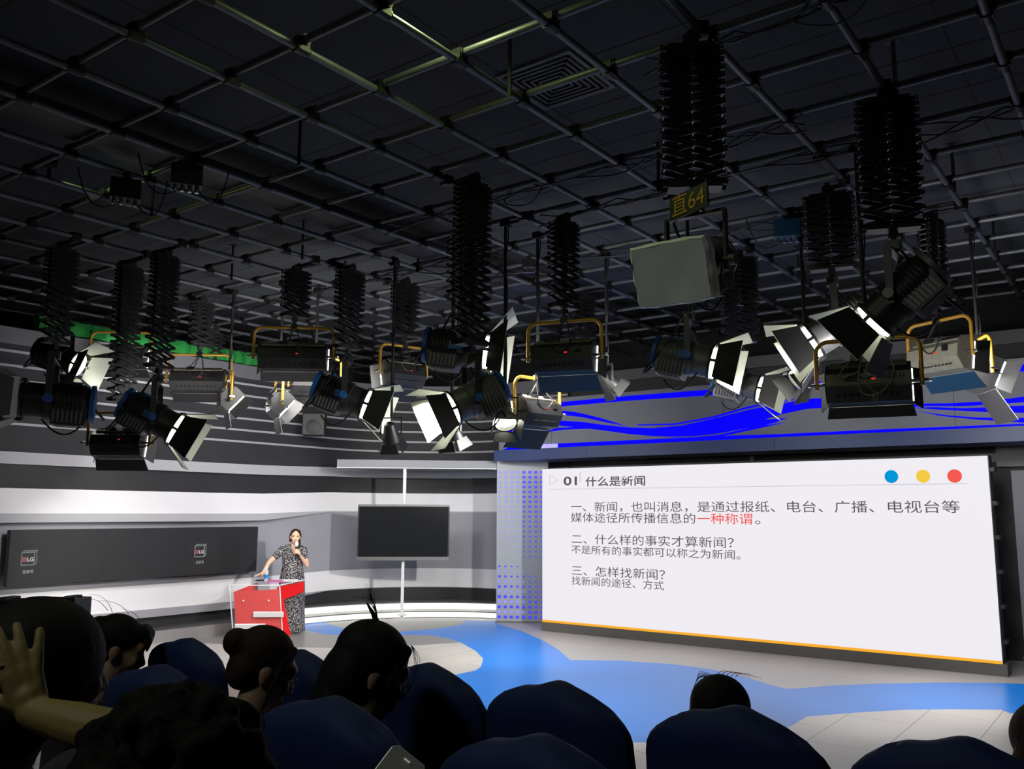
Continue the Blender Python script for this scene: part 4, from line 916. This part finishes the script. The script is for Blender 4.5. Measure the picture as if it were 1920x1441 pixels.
MB().prism([(.06, .05, pz-.09), (.14, .06, .02), (.24, .24, .02), (.16, .15, pz-.22), (sk*.93, dpt*.93, pz-.14), (sk*.93, dpt*.93, pz+.0)], (.035, .01, 0)).build('side_panel', 'red_gloss', pd, smooth=False)
MB().box((bw*.5+.09, .22, .012), (bw, .44, .024)).build('base', 'red_panel', pd, smooth=False)
MB().box((bw*.80, -.012, .375), (.46, .03, .085)).build('silver_bar', 'bar_silver', pd, smooth=False, bevel=.008)
MB().box((bw*.45, -.012, .195), (.46, .03, .085)).build('silver_bar', 'bar_silver', pd, smooth=False, bevel=.008)
mb = MB()
for x in (.22, bw-.16): mb.lathe([(.018, 0), (.018, -.008)], 12, 'Y') if False else mb.ball((x, -.002, pz-.22), (.016, .008, .016), 10, 6)
mb.build('stand_off', 'bar_silver', pd)
PM = T(PA.x, PA.y, 0) @ rotz(pa)
def ptop(x, y): return PM @ Vector((x, y, pz+.024+.0645*y))
# papers, folder, bottle, pen
def sheet(name, m, x, y, w, d, rz, lab, cat, th=.006):
    o = MB().box((0, 0, th/2), (w, d, th)).build(name, m, None, False, ptop(x, y)+Vector((0, 0, .004)), (math.radians(3.6), 0, pa+rz)); return tag(o, lab, cat)
sheet('paper_sheet', 'paper', .80, .38, .34, .24, .1, 'white sheet of notes lying on the clear lectern top', 'paper')
sheet('folder', 'folder_pink', .64, .26, .24, .20, .35, 'pink folder lying on the clear lectern top beside the notes', 'folder', .014)
sheet('tablet', 'phone_screen', .42, .40, .20, .13, -.1, 'thin dark tablet lying on the lectern under the hand', 'tablet', .010)
bp_ = ptop(.50, .26); bt = thing('water_bottle', 'small water bottle with blue label standing on the lectern', 'bottle', bp_)
MB().lathe([(.030, 0), (.033, .01), (.033, .15), (.026, .185), (.013, .205), (.013, .212)], 16).build('bottle_body', 'bottle_clear', bt)
MB().lathe([(.0338, .055), (.0338, .115)], 16, cap=False).build('paper_label', 'bottle_label', bt); MB().lathe([(.016, .208), (.016, .228)], 14).build('cap', 'bottle_cap', bt)

def head_volume(mb, c, R, s=1.0, jaw=1.0):
    """skull, face, nose, brow, lips and ears around centre c; R turns the head (faces +Y)"""
    R3 = R.to_3x3()
    def P(x, y, z): return Vector(c)+R3 @ (Vector((x, y, z))*s)
    def B(p, r): mb.ball(P(*p), tuple(q*s for q in r), 20, 14, R3)
    B((0, -.012, .035), (.074, .094, .083)); B((0, .028, -.010), (.063, .066, .088)); B((0, .045, -.065), (.048*jaw, .045, .045)); B((0, .062, -.092), (.026*jaw, .026, .022))
    B((.036, .070, -.020), (.026, .022, .030)); B((-.036, .070, -.020), (.026, .022, .030)); B((0, .078, .040), (.050, .020, .020))
    mb.cap(P(0, .090, .012), P(0, .108, -.024), .010*s, .0135*s, 12); B((.011, .099, -.030), (.010, .010, .008)); B((-.011, .099, -.030), (.010, .010, .008))
    B((0, .092, -.056), (.024, .010, .008)); B((0, .090, -.068), (.020, .011, .008))
    for sx in (-1, 1):
        B((sx*.078, -.008, -.004), (.010, .022, .033)); B((sx*.080, -.006, -.030), (.008, .012, .012)); B((sx*.030, .084, .026), (.022, .008, .006))
    return P
def face_parts(P, R, s, body):
    R3 = R.to_3x3()
    mb = MB()
    for sx in (-1, 1): mb.ball(P(sx*.030, .0865, .012), (.0135*s, .006*s, .0062*s), 12, 8, R3)
    mb.build('eyes', 'eye_white', body)
    mb = MB()
    for sx in (-1, 1):
        mb.ball(P(sx*.030, .0905, .012), (.0060*s, .0035*s, .0060*s), 10, 6, R3)
        mb.tube([P(sx*.014, .0935, .031), P(sx*.030, .0945, .036), P(sx*.046, .086, .032)], .0032*s, 6)
        mb.tube([P(sx*.016, .0905, .017), P(sx*.030, .0935, .0205), P(sx*.044, .087, .016)], .0022*s, 6)
    mb.build('irises_and_brows', 'eye_dark', body)
    mb = MB(); mb.ball(P(0, .0985, -.057), (.021*s, .006*s, .0055*s), 12, 6, R3); mb.ball(P(0, .0975, -.0665), (.018*s, .006*s, .006*s), 12, 6, R3); mb.build('lips', 'lip_red', body)
def hand_volume(mb, wrist, R, s, curl, spread=(.0, .0, .0, .0), side=1, thumb=None, r=.0088):
    """palm along +Y from the wrist, back of the hand up +Z; side=1: thumb on -X. curl = bend per joint for the four fingers"""
    R3 = R.to_3x3(); w = Vector(wrist)
    def P(v): return w+R3 @ (Vector(v)*s)
    mb.cap(P((0, -.005, 0)), P((0, .03, 0)), .023*s, .025*s)
    for x in (-.027, -.009, .009, .026): mb.cap(P((x*.75, .02, 0)), P((x, .085-abs(x)*.25, .002)), .015*s, .0125*s)
    L = ((.042, .026, .021), (.047, .030, .023), (.043, .028, .022), (.033, .021, .019))
    for i, x in enumerate((-.029, -.010, .010, .028)):
        x *= side; a = 0.0; p = Vector((x, .086-abs(x)*.3, .002)); dx = spread[i]*side
        for j in range(3):
            a += curl[i][j] if isinstance(curl[i], (tuple, list)) else curl[i]
            d = Vector((math.sin(dx)*math.cos(a), math.cos(dx)*math.cos(a), -math.sin(a))); q = p+d*L[i][j]
            mb.cap(P(p), P(q), r*s*(1.08-.09*j), r*s*(1.0-.09*j), 12); p = q
    th = thumb or [(-.022, .02, -.006), (-.048, .045, -.016), (-.058, .072, -.024), (-.058, .096, -.028)]
    th = [Vector((v[0]*side, v[1], v[2])) for v in th]
    mb.chain([P(v) for v in th], [.015*s, .0115*s, .0100*s, .0085*s])
def look(yaw, pitch=0.0, roll=0.0): return Matrix.Rotation(yaw, 4, 'Z') @ Matrix.Rotation(pitch, 4, 'X') @ Matrix.Rotation(roll, 4, 'Y')

# ---- the presenter, standing behind the podium
SPp = dep(545, 1150, 15.14); ws = Vector((SPp.x, SPp.y, 0))
pyaw = bearing(ws, 180)+.16       # faces the camera, a little to the right of the picture
pw = thing('person', 'standing woman in patterned black and white dress speaking behind the red lectern', 'person', ws, pyaw)
# local axes: +Y the way she faces, +X her left? (picture right is local -X side mirrored by facing us): her left hand is at local -X
mb = MB()
hc = Vector((-.015, .075, 1.525)); HR = look(-.10, -.12, -.05)
HP = head_volume(mb, hc, HR, .98)
mb.chain([(0, .0, 1.30), (-.004, .03, 1.40), (-.012, .055, 1.47)], [.062, .048, .050])
mb.chain([(0, 0, .90), (0, .01, 1.05), (0, .0, 1.20), (0, .0, 1.30)], [.135, .115, .125, .11])
for sx in (-1, 1):
    mb.chain([(0, 0, 1.31), (sx*.152, -.005, 1.312)], [.068, .043]); mb.chain([(sx*.09, 0, .88), (sx*.10, .01, .48), (sx*.095, -.01, .09)], [.095, .062, .040])
    mb.chain([(sx*.095, -.02, .055), (sx*.10, .12, .03)], [.036, .026])
# picture-left arm (her right, local +X... the podium side) reaches down to the lectern top
sR = Vector((.165, -.005, 1.32)); hT = (T(ws) @ rotz(pyaw)).inverted() @ (ptop(.36, .45)+Vector((0, 0, .022)))
wR = hT+(sR-hT).normalized()*.09+Vector((0, 0, .025)); eR = sR.lerp(wR, .5)+Vector((.05, -.07, -.02))
mb.chain([sR, eR], [.047, .038]); mb.chain([eR, wR], [.037, .024])
d_ = (hT-wR).normalized(); yawh = math.atan2(d_.y, d_.x)-PI/2
hand_volume(mb, wR, rotz(yawh) @ rotx(-.25), .95, ((.05, .10, .10),)*4, (-.12, -.03, .05, .14), 1)
# the other arm is bent, holding the microphone to her mouth
sL = Vector((-.165, -.005, 1.32)); eL = Vector((-.215, .08, 1.07)); wL = Vector((-.075, .225, 1.245))
mb.chain([sL, eL], [.047, .039]); mb.chain([eL, wL], [.038, .024])
mic_a = Vector((-.005, .262, 1.19)); mic_b = Vector((-.018, .215, 1.435)); md = (mic_b-mic_a).normalized()
gx = (mic_a+mic_b)/2-md*.015
# fist of five curled fingers round the handle
pc = gx+Vector((-.034, -.018, -.005)); mb.ball(pc, (.026, .024, .042), 14, 10); mb.cap(wL, pc, .024, .027)
for j in range(4):
    b0 = pc+Vector((-.008, .012, .033-.021*j)); c0 = gx+md*(.036-.021*j)
    mb.chain([b0, c0+Vector((-.012, .026, 0)), c0+Vector((.018, .020, 0)), c0+Vector((.020, -.006, -.002)), c0+Vector((.006, -.018, -.003))], [.0095, .0090, .0085, .008, .0075])
mb.chain([pc+Vector((.0, -.016, .022)), gx+Vector((-.012, -.026, .035)), gx+Vector((.010, -.022, .055))], [.012, .0105, .009])
body = fuse(mb, 'body', ['skin_light'], .0075, 3, pw)
face_parts(HP, HR, .98, body)
mb = MB(); R3 = HR.to_3x3()
mb.ball(HP(0, -.030, .052), (.083, .088, .080), 20, 14, R3); mb.ball(HP(0, -.06, -.01), (.078, .055, .075), 18, 12, R3)
for sx in (-1, 1): mb.chain([HP(sx*.05, .035, .105), HP(sx*.074, .02, .06), HP(sx*.080, -.015, .01), HP(sx*.070, -.035, -.07)], [.022, .018, .020, .022])
mb.chain([HP(-.060, -.03, -.05), HP(-.075, .0, -.11), HP(-.07, .02, -.16)], [.03, .026, .016])
fuse(mb, 'hair', ['hair_brown'], .007, 4, pw)
# dress: fitted bodice, short sleeves, long skirt
mb = MB()
prof = [(.055, .115, 0, .0), (.24, .20, .02, .02), (.232, .19, .20, .01), (.222, .175, .45, 0), (.215, .165, .70, 0), (.205, .16, .88, 0), (.160, .135, 1.04, .008), (.170, .14, 1.16, .012), (.178, .135, 1.24, .006), (.180, .118, 1.29, -.002), (.196, .100, 1.345, -.006), (.160, .088, 1.385, -.012), (.080, .070, 1.405, -.014)]
n0 = len(mb.v); SEG = 36
for (rx, ry, z, oy) in prof[1:]:
    mb._v([(rx*math.cos(2*PI*j/SEG)*(1+.02*math.sin(6*2*PI*j/SEG)*(z < .6)), oy+ry*math.sin(2*PI*j/SEG)*(1+.02*math.cos(7*2*PI*j/SEG)*(z < .6)), z) for j in range(SEG)])
K = len(prof)-1
mb._f([(i*SEG+j, i*SEG+(j+1) % SEG, (i+1)*SEG+(j+1) % SEG, (i+1)*SEG+j) for i in range(K-1) for j in range(SEG)], n0)
def sleeve(a, b, r0, r1, c=.62):
    a, b = Vector(a), Vector(b); mb.tube([a+(a-b)*.12, a, a.lerp(b, c*.5), a.lerp(b, c)], r0, 16, r2=r1)
sleeve(sR, eR, .068, .060, .72); sleeve(sL, eL, .068, .060, .72)
dr = mb.build('dress', 'dress_print', pw)
dr.modifiers.new('s', 'SUBSURF').render_levels = 1
MB().prism([(-.050, .078, 1.405), (.050, .078, 1.405), (.0, .148, 1.22)], (0, .006, 0)).build('neckline', 'skin_light', pw, smooth=False)
mb = MB()
for sx in (-1, 1): mb.chain([(sx*.095, -.04, .035), (sx*.10, .05, .03), (sx*.102, .13, .022)], [.036, .038, .028])
fuse(mb, 'shoes', ['shoe_black'], .01, 2, pw)
mb = MB(); mb.tube([wL+Vector((.026*math.cos(a), .012*math.cos(a)*0+.020*math.sin(a), .018*math.cos(a)*-1)) for a in [2*PI*i/14 for i in range(14)]], .006, 6, closed=True); mb.build('bracelet', 'hair_brown', pw)
PWM = T(ws) @ rotz(pyaw)
mi = thing('microphone', 'black handheld microphone with pale head held at the woman\'s mouth', 'microphone', PWM @ mic_a, pyaw)
dm = mic_b-mic_a; Lm = dm.length
qm = dm.to_track_quat('Z', 'Y').to_matrix().to_4x4()
MB().at(qm).lathe([(.015, -.03), (.017, 0), (.019, Lm*.6), (.021, Lm*.78)], 14).build('handle', 'black_steel', mi)
MB().at(qm).lathe([(.022, Lm*.76), (.031, Lm*.84), (.033, Lm*.95), (.027, Lm*1.06), (.010, Lm*1.12)], 16).build('grille', 'bar_silver', mi)

# ================================================================== AUDIENCE SEATS
def seat_back_mesh():
    mb = MB(); W2, H0_, H1 = .245, .38, 1.12; NU, NV = 18, 16; front = []; rows_ = []
    for s in (1, -1):
        n0 = len(mb.v)
        for j in range(NV+1):
            v = j/NV; z = H0_+(H1-H0_)*v
            # rounded shoulders
            v = 1-(1-v)**1.5; z = H0_+(H1-H0_)*v; rc = .13; q = max(0, z-(H1-rc)); k = q/rc; wv = W2*(1-.02*math.sin(v*9))-rc*.95+rc*.95*math.sqrt(max(0, 1-k*k*.97))
            for i in range(NU+1):
                u = i/NU*2-1; e = (1-abs(u)**4)*(1-max(0, (v-.84)/.16)**4*.95)
                zz = z - .045*k*abs(u)**5 + .010*math.sin(u*5+1)*k
                lean = -.10*v
                mb._v([(u*wv, s*(.02+.055*e)+lean, zz)])
        mb._f([(j*(NU+1)+i, j*(NU+1)+i+1, (j+1)*(NU+1)+i+1, (j+1)*(NU+1)+i) for j in range(NV) for i in range(NU)], n0)
    m = (NU+1)*(NV+1)
    per = [i for i in range(NU+1)]+[(NU+1)*j+NU for j in range(1, NV+1)]+[(NU+1)*NV+i for i in range(NU-1, -1, -1)]+[(NU+1)*j for j in range(NV-1, 0, -1)]
    for a, b in zip(per, per[1:]+per[:1]): mb.f.append([a, b, m+b, m+a]); mb.m.append(0)
    return mb.mesh('backrest_cover', ['seat_blue'], True, True)
SB = seat_back_mesh()
mb = MB(); mb.box((0, .27, .43), (.47, .46, .11)); SCu = mb.mesh('seat_cushion', ['seat_blue'], False, True)
mb = MB()
for sx in (-1, 1): mb.box((sx*.255, .22, .62), (.045, .40, .035)); mb.box((sx*.255, .30, .34), (.03, .05, .55)); mb.box((sx*.255, .25, .035), (.05, .36, .07))
mb.box((0, .06, .36), (.5, .04, .05)); SFm = mb.mesh('seat_frame', ['seat_frame'], False, True)
SEATPX = []
def seat(x, y, fz, label, dz=0.0, rz=0.0, sc=1.0):
    t = thing('theatre_seat', label, 'seat', (x, y, fz), rz, 'blue covered audience seats')
    a = link('backrest_cover', SB, t); a.scale = (sc, 1, (1.12+dz)/1.12); c = link('seat_cushion', SCu, t); b = c.modifiers.new('b', 'BEVEL'); b.width = .03; b.segments = 3
    link('seat_frame', SFm, t); return t
R1Y, R2Y = 2.30, 1.56
def sx1(px, py, y): return ony(px, py, y).x
for (px, py, lab) in ((352, 1240, 'dark blue covered seat far left in the front row, between two dark haired heads'), (560, 1265, 'dark blue covered seat mostly hidden between the bun head and glasses head'), (800, 1290, 'dark blue covered front row seat right of the head with glasses'), (1043, 1330, 'dark blue covered front row seat in the middle, with nobody in front of it'),
                      (1377, 1380, 'dark blue covered front row seat with a head rising behind its top'), (1800, 1420, 'dark blue covered front row seat at the right bottom corner')):
    seat(sx1(px, py, R1Y-.08), R1Y, .30, lab, .005 if px < 400 else .022 if px < 700 else .037)
for (px, py, lab) in ((300, 1300, 'lighter blue covered second row seat behind the head with the ear showing at left'), (622, 1360, 'blue covered second row seat below the bun head, nearest the phone'), (1010, 1420, 'blue covered second row seat along the bottom edge in the middle')):
    seat(sx1(px, py, R2Y-.08), R2Y, .36, lab, .035)

# ================================================================== AUDIENCE
def sitter(px, py, y, fz, label, yaw, pitch, hair, hairm='hair_black', skin='skin_tan', shirt='shirt_dark', s=1.0, glasses=False, extra=None, roll=0.0, hold=None):
    """seated person whose head centre is at photo point (px, py) on the row plane y"""
    hcw = ony(px, py, y); base = Vector((hcw.x, y-.12, fz))
    t = thing('person', label, 'person', base, 0.0, None)
    c = hcw-base; mb = MB(); HR = look(yaw, pitch, roll); P = head_volume(mb, c, HR, s)
    nz = c.z-.19; ny = c.y-.10
    mb.chain([(c.x-.0, c.y-.02, c.z-.06), (c.x*.6, ny+.02, nz+.02), (0, ny-.02, nz-.06)], [.056, .054, .068])
    hipz = .62; sh = nz-.09
    mb.chain([(0, .0, hipz), (0, .0, (hipz+sh)/2), (0, ny-.04, sh)], [.13, .125, .115])
    for sx in (-1, 1):
        S_ = Vector((sx*.17, ny-.03, sh)); mb.chain([(0, ny-.03, sh), S_], [.09, .058])
        if extra and extra[0] == 'hand' and sx == 1: continue
        E_ = Vector((sx*.23, .14, sh-.26)); W_ = Vector((sx*.13, .38, sh-.30))
        if not (hold is not None and sx == 1): mb.chain([S_, E_, W_], [.05, .042, .028])
        if hold is not None and sx == 1:
            hl = hold-base; W_ = hl+Vector((.02, -.05, -.15)); E_ = S_.lerp(W_, .5)+Vector((.09, -.04, -.14)); mb.chain([S_, E_, W_], [.05, .042, .028]); hand_volume(mb, W_, look(.25, 1.15), .95, ((.25, .5, .4),)*4, (-.08, 0, .05, .1), 1); mb.chain([(.09, .02, hipz-.02), (.11, .43, hipz-.02), (.11, .46, .10)], [.075, .062, .045]); mb.chain([(.11, .46, .05), (.11, .60, .035)], [.04, .03]); continue
        hand_volume(mb, W_, look(sx*.35, -.2), .95, ((.2, .3, .25),)*4, (-.08, 0, .05, .1), sx)
        mb.chain([(sx*.09, .02, hipz-.02), (sx*.11, .43, hipz-.02), (sx*.11, .46, .10)], [.075, .062, .045]); mb.chain([(sx*.11, .46, .05), (sx*.11, .60, .035)], [.04, .03])
    if extra and extra[0] == 'hand':
        mb.chain([(.09, .02, hipz-.02), (.11, .43, hipz-.02), (.11, .46, .10)], [.085, .062, .045]); mb.chain([(.11, .46, .05), (.11, .60, .035)], [.04, .03])
    body = fuse(mb, 'body', [skin], .0085, 4, t)
    hm = MB(); R3 = HR.to_3x3(); hair(hm, P, R3, s); fuse(hm, 'hair', [hairm], .008, 3, t)
    # shirt shell
    mb = MB(); mb.chain([(0, 0, hipz-.05), (0, 0, (hipz+sh)/2), (0, ny-.04, sh+.005)], [.145, .140, .128])
    for sx in (-1, 1):
        if extra and extra[0] == 'hand' and sx == 1:
            mb.chain([(0, ny-.03, sh), (sx*.18, ny-.03, sh), (sx*.20, ny-.06, sh+.02)], [.10, .07, .066]); continue
        mb.chain([(0, ny-.03, sh), (sx*.17, ny-.03, sh), (sx*.21, .08, sh-.17)], [.10, .07, .062])
    fuse(mb, 'shirt', [shirt], .012, 3, t)
    mb = MB()
    for sx in (-1, 1): mb.chain([(sx*.09, .0, hipz-.03), (sx*.11, .43, hipz-.02), (sx*.11, .465, .14)], [.088, .075, .06])
    fuse(mb, 'trousers', ['shirt_dark'], .014, 2, t)
    if glasses:
        mb = MB()
        for sx in (-1, 1):
            mb.tube([P(sx*.033+.021*math.cos(a), .104-.10*abs(sx*.033+.021*math.cos(a))**1.3, .006+.017*math.sin(a)) for a in [2*PI*i/18 for i in range(18)]], .0019, 6, closed=True)
            mb.tube([P(sx*.055, .096, .010), P(sx*.078, .05, .010), P(sx*.084, -.01, .008)], .0019, 6)
        mb.tube([P(-.012, .106, .010), P(.012, .106, .010)], .0018, 6); mb.build('glasses', 'glasses_metal', t)
    return t, P, HR, base
def strands(t, P, pts, m='hair_black', r=.0012):
    mb = MB()
    for a, b, c in pts: mb.tube(bez(P(*a), P(*b), P(*c), 8), r, 5, r2=r*.35)
    mb.build('loose_strands', m, t)['kind'] = 'stuff'
def H_short(mb, P, R, s):
    mb.ball(P(0, -.026, .050), (.088*s, .100*s, .088*s), 20, 14, R); mb.ball(P(0, -.06, -.01), (.080*s, .058*s, .075*s), 18, 12, R)
def H_bun(mb, P, R, s):
    H_short(mb, P, R, s); mb.ball(P(0, -.128, .045), (.044*s, .040*s, .044*s), 16, 12, R); mb.chain([P(0, -.08, .045), P(0, -.12, .045)], [.055, .042])
    for sx in (-1, 1): mb.chain([P(sx*.045, .045, .095), P(sx*.074, .030, .050), P(sx*.078, .028, -.02), P(sx*.074, .03, -.07)], [.016, .013, .010, .006])
def H_tail(mb, P, R, s):
    mb.ball(P(0, -.026, .050), (.096*s, .110*s, .092*s), 20, 14, R); mb.ball(P(0, -.07, -.03), (.095*s, .072*s, .105*s), 18, 12, R); mb.ball(P(0, -.085, -.10), (.080*s, .05*s, .07*s), 16, 10, R)
    for sx in (-1, 1): mb.chain([P(sx*.05, .05, .095), P(sx*.076, .042, .05), P(sx*.080, .035, -.01)], [.018, .014, .010])
def H_fringe(mb, P, R, s):
    H_short(mb, P, R, s); mb.chain([P(-.05, .07, .10), P(0, .09, .095), P(.05, .07, .10)], [.02, .02, .02])
    for x in (-.06, -.04, -.02, 0, .02, .04, .06): mb.chain([P(x*.8, .06, .105), P(x, .098, .075), P(x, .104, .035)], [.018, .012, .006])
    mb.ball(P(0, -.105, .06), (.05*s, .045*s, .045*s), 14, 10, R)
def H_big(mb, P, R, s):
    mb.ball(P(0, -.030, .030), (.118*s, .128*s, .118*s), 22, 16, R); mb.ball(P(0, -.06, -.06), (.105*s, .085*s, .10*s), 18, 12, R)
def H_curl(mb, P, R, s):
    H_short(mb, P, R, s*1.12)
    rnd = random.Random(3)
    for i in range(420):
        a, b = rnd.uniform(0, 2*PI), math.acos(rnd.uniform(-.75, 1)); x, y, z = math.sin(b)*math.cos(a), math.sin(b)*math.sin(a), math.cos(b)
        if y > .62 and z < .5: continue
        r = rnd.uniform(.95, 1.10); mb.ball(P(x*.118*r, -.035+y*.122*r, .03+z*.115*r), rnd.uniform(.010, .020), 7, 5)
A2 = sitter(222, 1218, 1.98, .36, 'dark haired person with ear showing, between the camera viewfinder and the first blue seat', -.62, -.35, H_fringe, 'hair_black', 'skin_tan', 'shirt_dark', .98)
strands(A2[0], A2[1], [((.0, -.10, .13), (-.02, -.16, .17), (.0, -.20, .14)), ((.01, -.08, .13), (-.0, -.13, .19), (.02, -.19, .17)), ((-.02, -.02, .14), (-.03, -.08, .18), (-.03, -.15, .15)), ((.03, .04, .13), (.05, .0, .17), (.06, -.05, .16))])
A3 = sitter(495, 1258, 1.90, .36, 'person with hair in a bun bowing the head before the red lectern', -.50, -.48, H_bun, 'hair_brown', 'skin_tan', 'shirt_white', 1.0, True)
A4 = sitter(698, 1262, 1.90, .36, 'person with glasses and loose ponytail looking down, right of the bun head', -.58, -.45, H_tail, 'hair_black', 'skin_tan', 'shirt_dark', 1.02, True)
strands(A4[0], A4[1], [((.0, -.05, .135), (-.01, -.09, .19), (.0, -.15+.01*i, .165+.008*i)) for i in range(6)]+[((.0, -.05, .135), (-.02+.01*i, -.10, .20), (-.02+.01*i, -.13, .215-.01*i)) for i in range(5)]+[((.03, .06, .115), (.05, .105, .10-.01*i), (.055, .104, .06-.02*i)) for i in range(4)])
mb = MB(); P = A4[1]; mb.chain([P(0, -.045, .125), P(-.005, -.075, .150), P(0, -.105, .168)], [.011, .007, .0035]); fuse(mb, 'hair_tuft', ['hair_black'], .004, 2, A4[0])
A5 = sitter(1354, 1356, 2.60, .30, 'head with wispy dark hair rising behind the front row seat right of centre', -.1, -.35, H_short, 'hair_black', 'skin_tan', 'shirt_dark', 1.0, True)
strands(A5[0], A5[1], [((-.06+.006*i, -.02+.01*i, .12), (-.12-.004*i, .0, .15+.003*i), (-.135+.004*i, .03, .02+.012*i)) for i in range(9)]+[((-.02+.015*i, -.03, .135), (-.03+.015*i, -.0, .165), (.02+.018*i, .03, .150)) for i in range(5)], r=.0011)
A7 = sitter(1978, 1425, 2.60, .30, 'dark haired head cut off by the right frame edge behind the corner seat', .1, -.2, H_tail, 'hair_brown', 'skin_tan', 'shirt_dark', 1.0)
A6 = sitter(355, 1500, .82, .42, 'head of dark curly hair in the foreground at the bottom, nearest the camera', .15, -.1, H_curl, 'hair_curly', 'skin_tan', 'shirt_gray', 1.05, hold=dep(722, 1482, 1.55))
A1 = sitter(92, 1262, 1.02, .42, 'person with big black hair at left edge, hand pressed on back of head', -.15, -.1, H_big, 'hair_black', 'skin_tan', 'shirt_dark', 1.12, extra=('hand',))
# the raised arm and hand of that person, part of the body surface
mb = MB(); base = A1[3]
def L(px, py, D): return dep(px, py, D)-base
Dh = 1.93
wr = L(60, 1335, Dh); el = L(240, 1385, Dh-.14); kn = L(40, 1262, Dh+.02)
fdir = (kn-wr).normalized(); view = (dep(50, 1300, Dh)-E0).normalized()
zax = (-view - fdir*(-view).dot(fdir)).normalized(); xax = fdir.cross(zax).normalized()
HM = Matrix(((xax.x, fdir.x, zax.x, 0), (xax.y, fdir.y, zax.y, 0), (xax.z, fdir.z, zax.z, 0), (0, 0, 0, 1)))
hand_volume(mb, wr, HM, .97, ((.10, .22, .20), (.06, .20, .18), (.08, .20, .18), (.02, .15, .15)), (-.26, -.10, .04, .30), 1, r=.0112)
shp = Vector((.19, -.05, A1[1](0, 0, 0).z-.28))
mb.chain([wr, wr.lerp(el, .45), el], [.029, .040, .046]); mb.chain([el, shp], [.046, .054])
arm = fuse(mb, 'raised_arm', ['skin_hand'], .0045, 4, A1[0]); arm['label'] = 'raised forearm and hand with spread fingers'
mb = MB(); mb.chain([el.lerp(shp, .25), shp, shp+Vector((-.08, 0, 0))], [.062, .074, .08]); fuse(mb, 'sleeve', ['shirt_dark'], .01, 3, A1[0])
mb = MB(); p5 = wr+HM.to_3x3() @ Vector((-.030, .098, .0)); mb.tube([p5+HM.to_3x3() @ Vector((.0105*math.cos(a), 0, .0105*math.sin(a))) for a in [2*PI*i/14 for i in range(14)]], .0018, 6, closed=True); mb.build('finger_ring', 'bolt_steel', A1[0])
# ---- telephone held up from below
ph = dep(722, 1482, 1.55); fv = (ph-E0).normalized()
yaw_p = math.atan2(fv.y, fv.x)-PI/2
pt_ = thing('phone', 'phone with a pale edge and dim text held up at the bottom edge', 'phone', ph, yaw_p)
PRt = Matrix.Rotation(math.radians(-28), 4, 'X') @ Matrix.Rotation(math.radians(38), 4, 'Y')
mb = MB().at(PRt); mb.prism([(-.036+.006*(1-math.cos(a)), 0, 0) if False else (0, 0, 0) for a in []] or [(-.036, 0, -.07), (.036, 0, -.07), (.036, 0, .062), (.028, 0, .070), (-.028, 0, .070), (-.036, 0, .062)], (0, .008, 0)); mb.build('case', 'phone_gray', pt_, smooth=False, bevel=.002)
MB().at(PRt).box((0, -.001, -.026), (.064, .0015, .084)).build('screen', 'phone_screen', pt_, smooth=False)
mb = MB().at(PRt)
for k, (w, z) in enumerate(((.010, .010), (.014, .003), (.008, -.004), (.012, -.012))): mb.box((-.024+w/2, -.0022, z), (w, .001, .003))
mb.box((0, -.0022, .058), (.012, .001, .002)); mb.build('screen_marks', 'phone_text', pt_, smooth=False)
# ---- two video cameras on tripods at the left, seen as silhouettes
def vcam(px, py, D, yaw_off, label):
    c = dep(px, py, D); ya = bearing(c, 40)+yaw_off
    t = thing('video_camera', label, 'video camera', (c.x, c.y, 0), ya); z = c.z
    MB().box((0, 0, z), (.17, .15, .125)).box((0, -.085, z), (.19, .03, .14)).box((.0, .0, z+.068), (.05, .12, .012)).build('viewfinder', 'lamp_black', t, smooth=False, bevel=.008)
    MB().tube([(0, .02, z-.06), (.02, .03, z-.16), (.02, .06, z-.22)], .022, 10).build('viewfinder_arm', 'lamp_black', t)
    MB().box((.02, .15, z-.30), (.16, .42, .20)).box((.02, -.10, z-.30), (.12, .16, .14)).build('camera_body', 'lamp_black', t, smooth=False, bevel=.015)
    MB().at(T(.02, .36, z-.30)).lathe([(.06, 0), (.07, .05), (.075, .22), (.09, .23), (.09, .30)], 18, 'Y').build('lens', 'black_steel', t)
    MB().tube([(-.02, -.05, z-.2), (-.16, -.10, z-.13), (-.20, -.10, z-.07)], .018, 8).tube([(-.24, -.10, z-.08), (-.16, -.10, z-.055)], .035, 10).build('microphone_arm', 'lamp_black', t)
    MB().tube(bez((.05, .02, z-.05), (.14, .05, z-.2), (.06, .05, z-.28)), .006, 6).build('cable', 'cable_black', t)
    MB().lathe([(.09, z-.46), (.09, z-.42), (.05, z-.40)], 16).build('pan_head', 'black_steel', t)
    for k in range(3):
        a = 2*PI*k/3+.5; MB().tube([(.04*math.cos(a), .04*math.sin(a), z-.44), (.42*math.cos(a), .42*math.sin(a), .012)], .018, 8).build('tripod_leg', 'lamp_black', t)
    return t
vcam(136, 1137, 6.6, 0, 'black video camera whose viewfinder sticks up between two dark heads at left')
vcam(14, 1148, 4.9, .1, 'black video camera cut off by the left frame edge, beside the other camera')
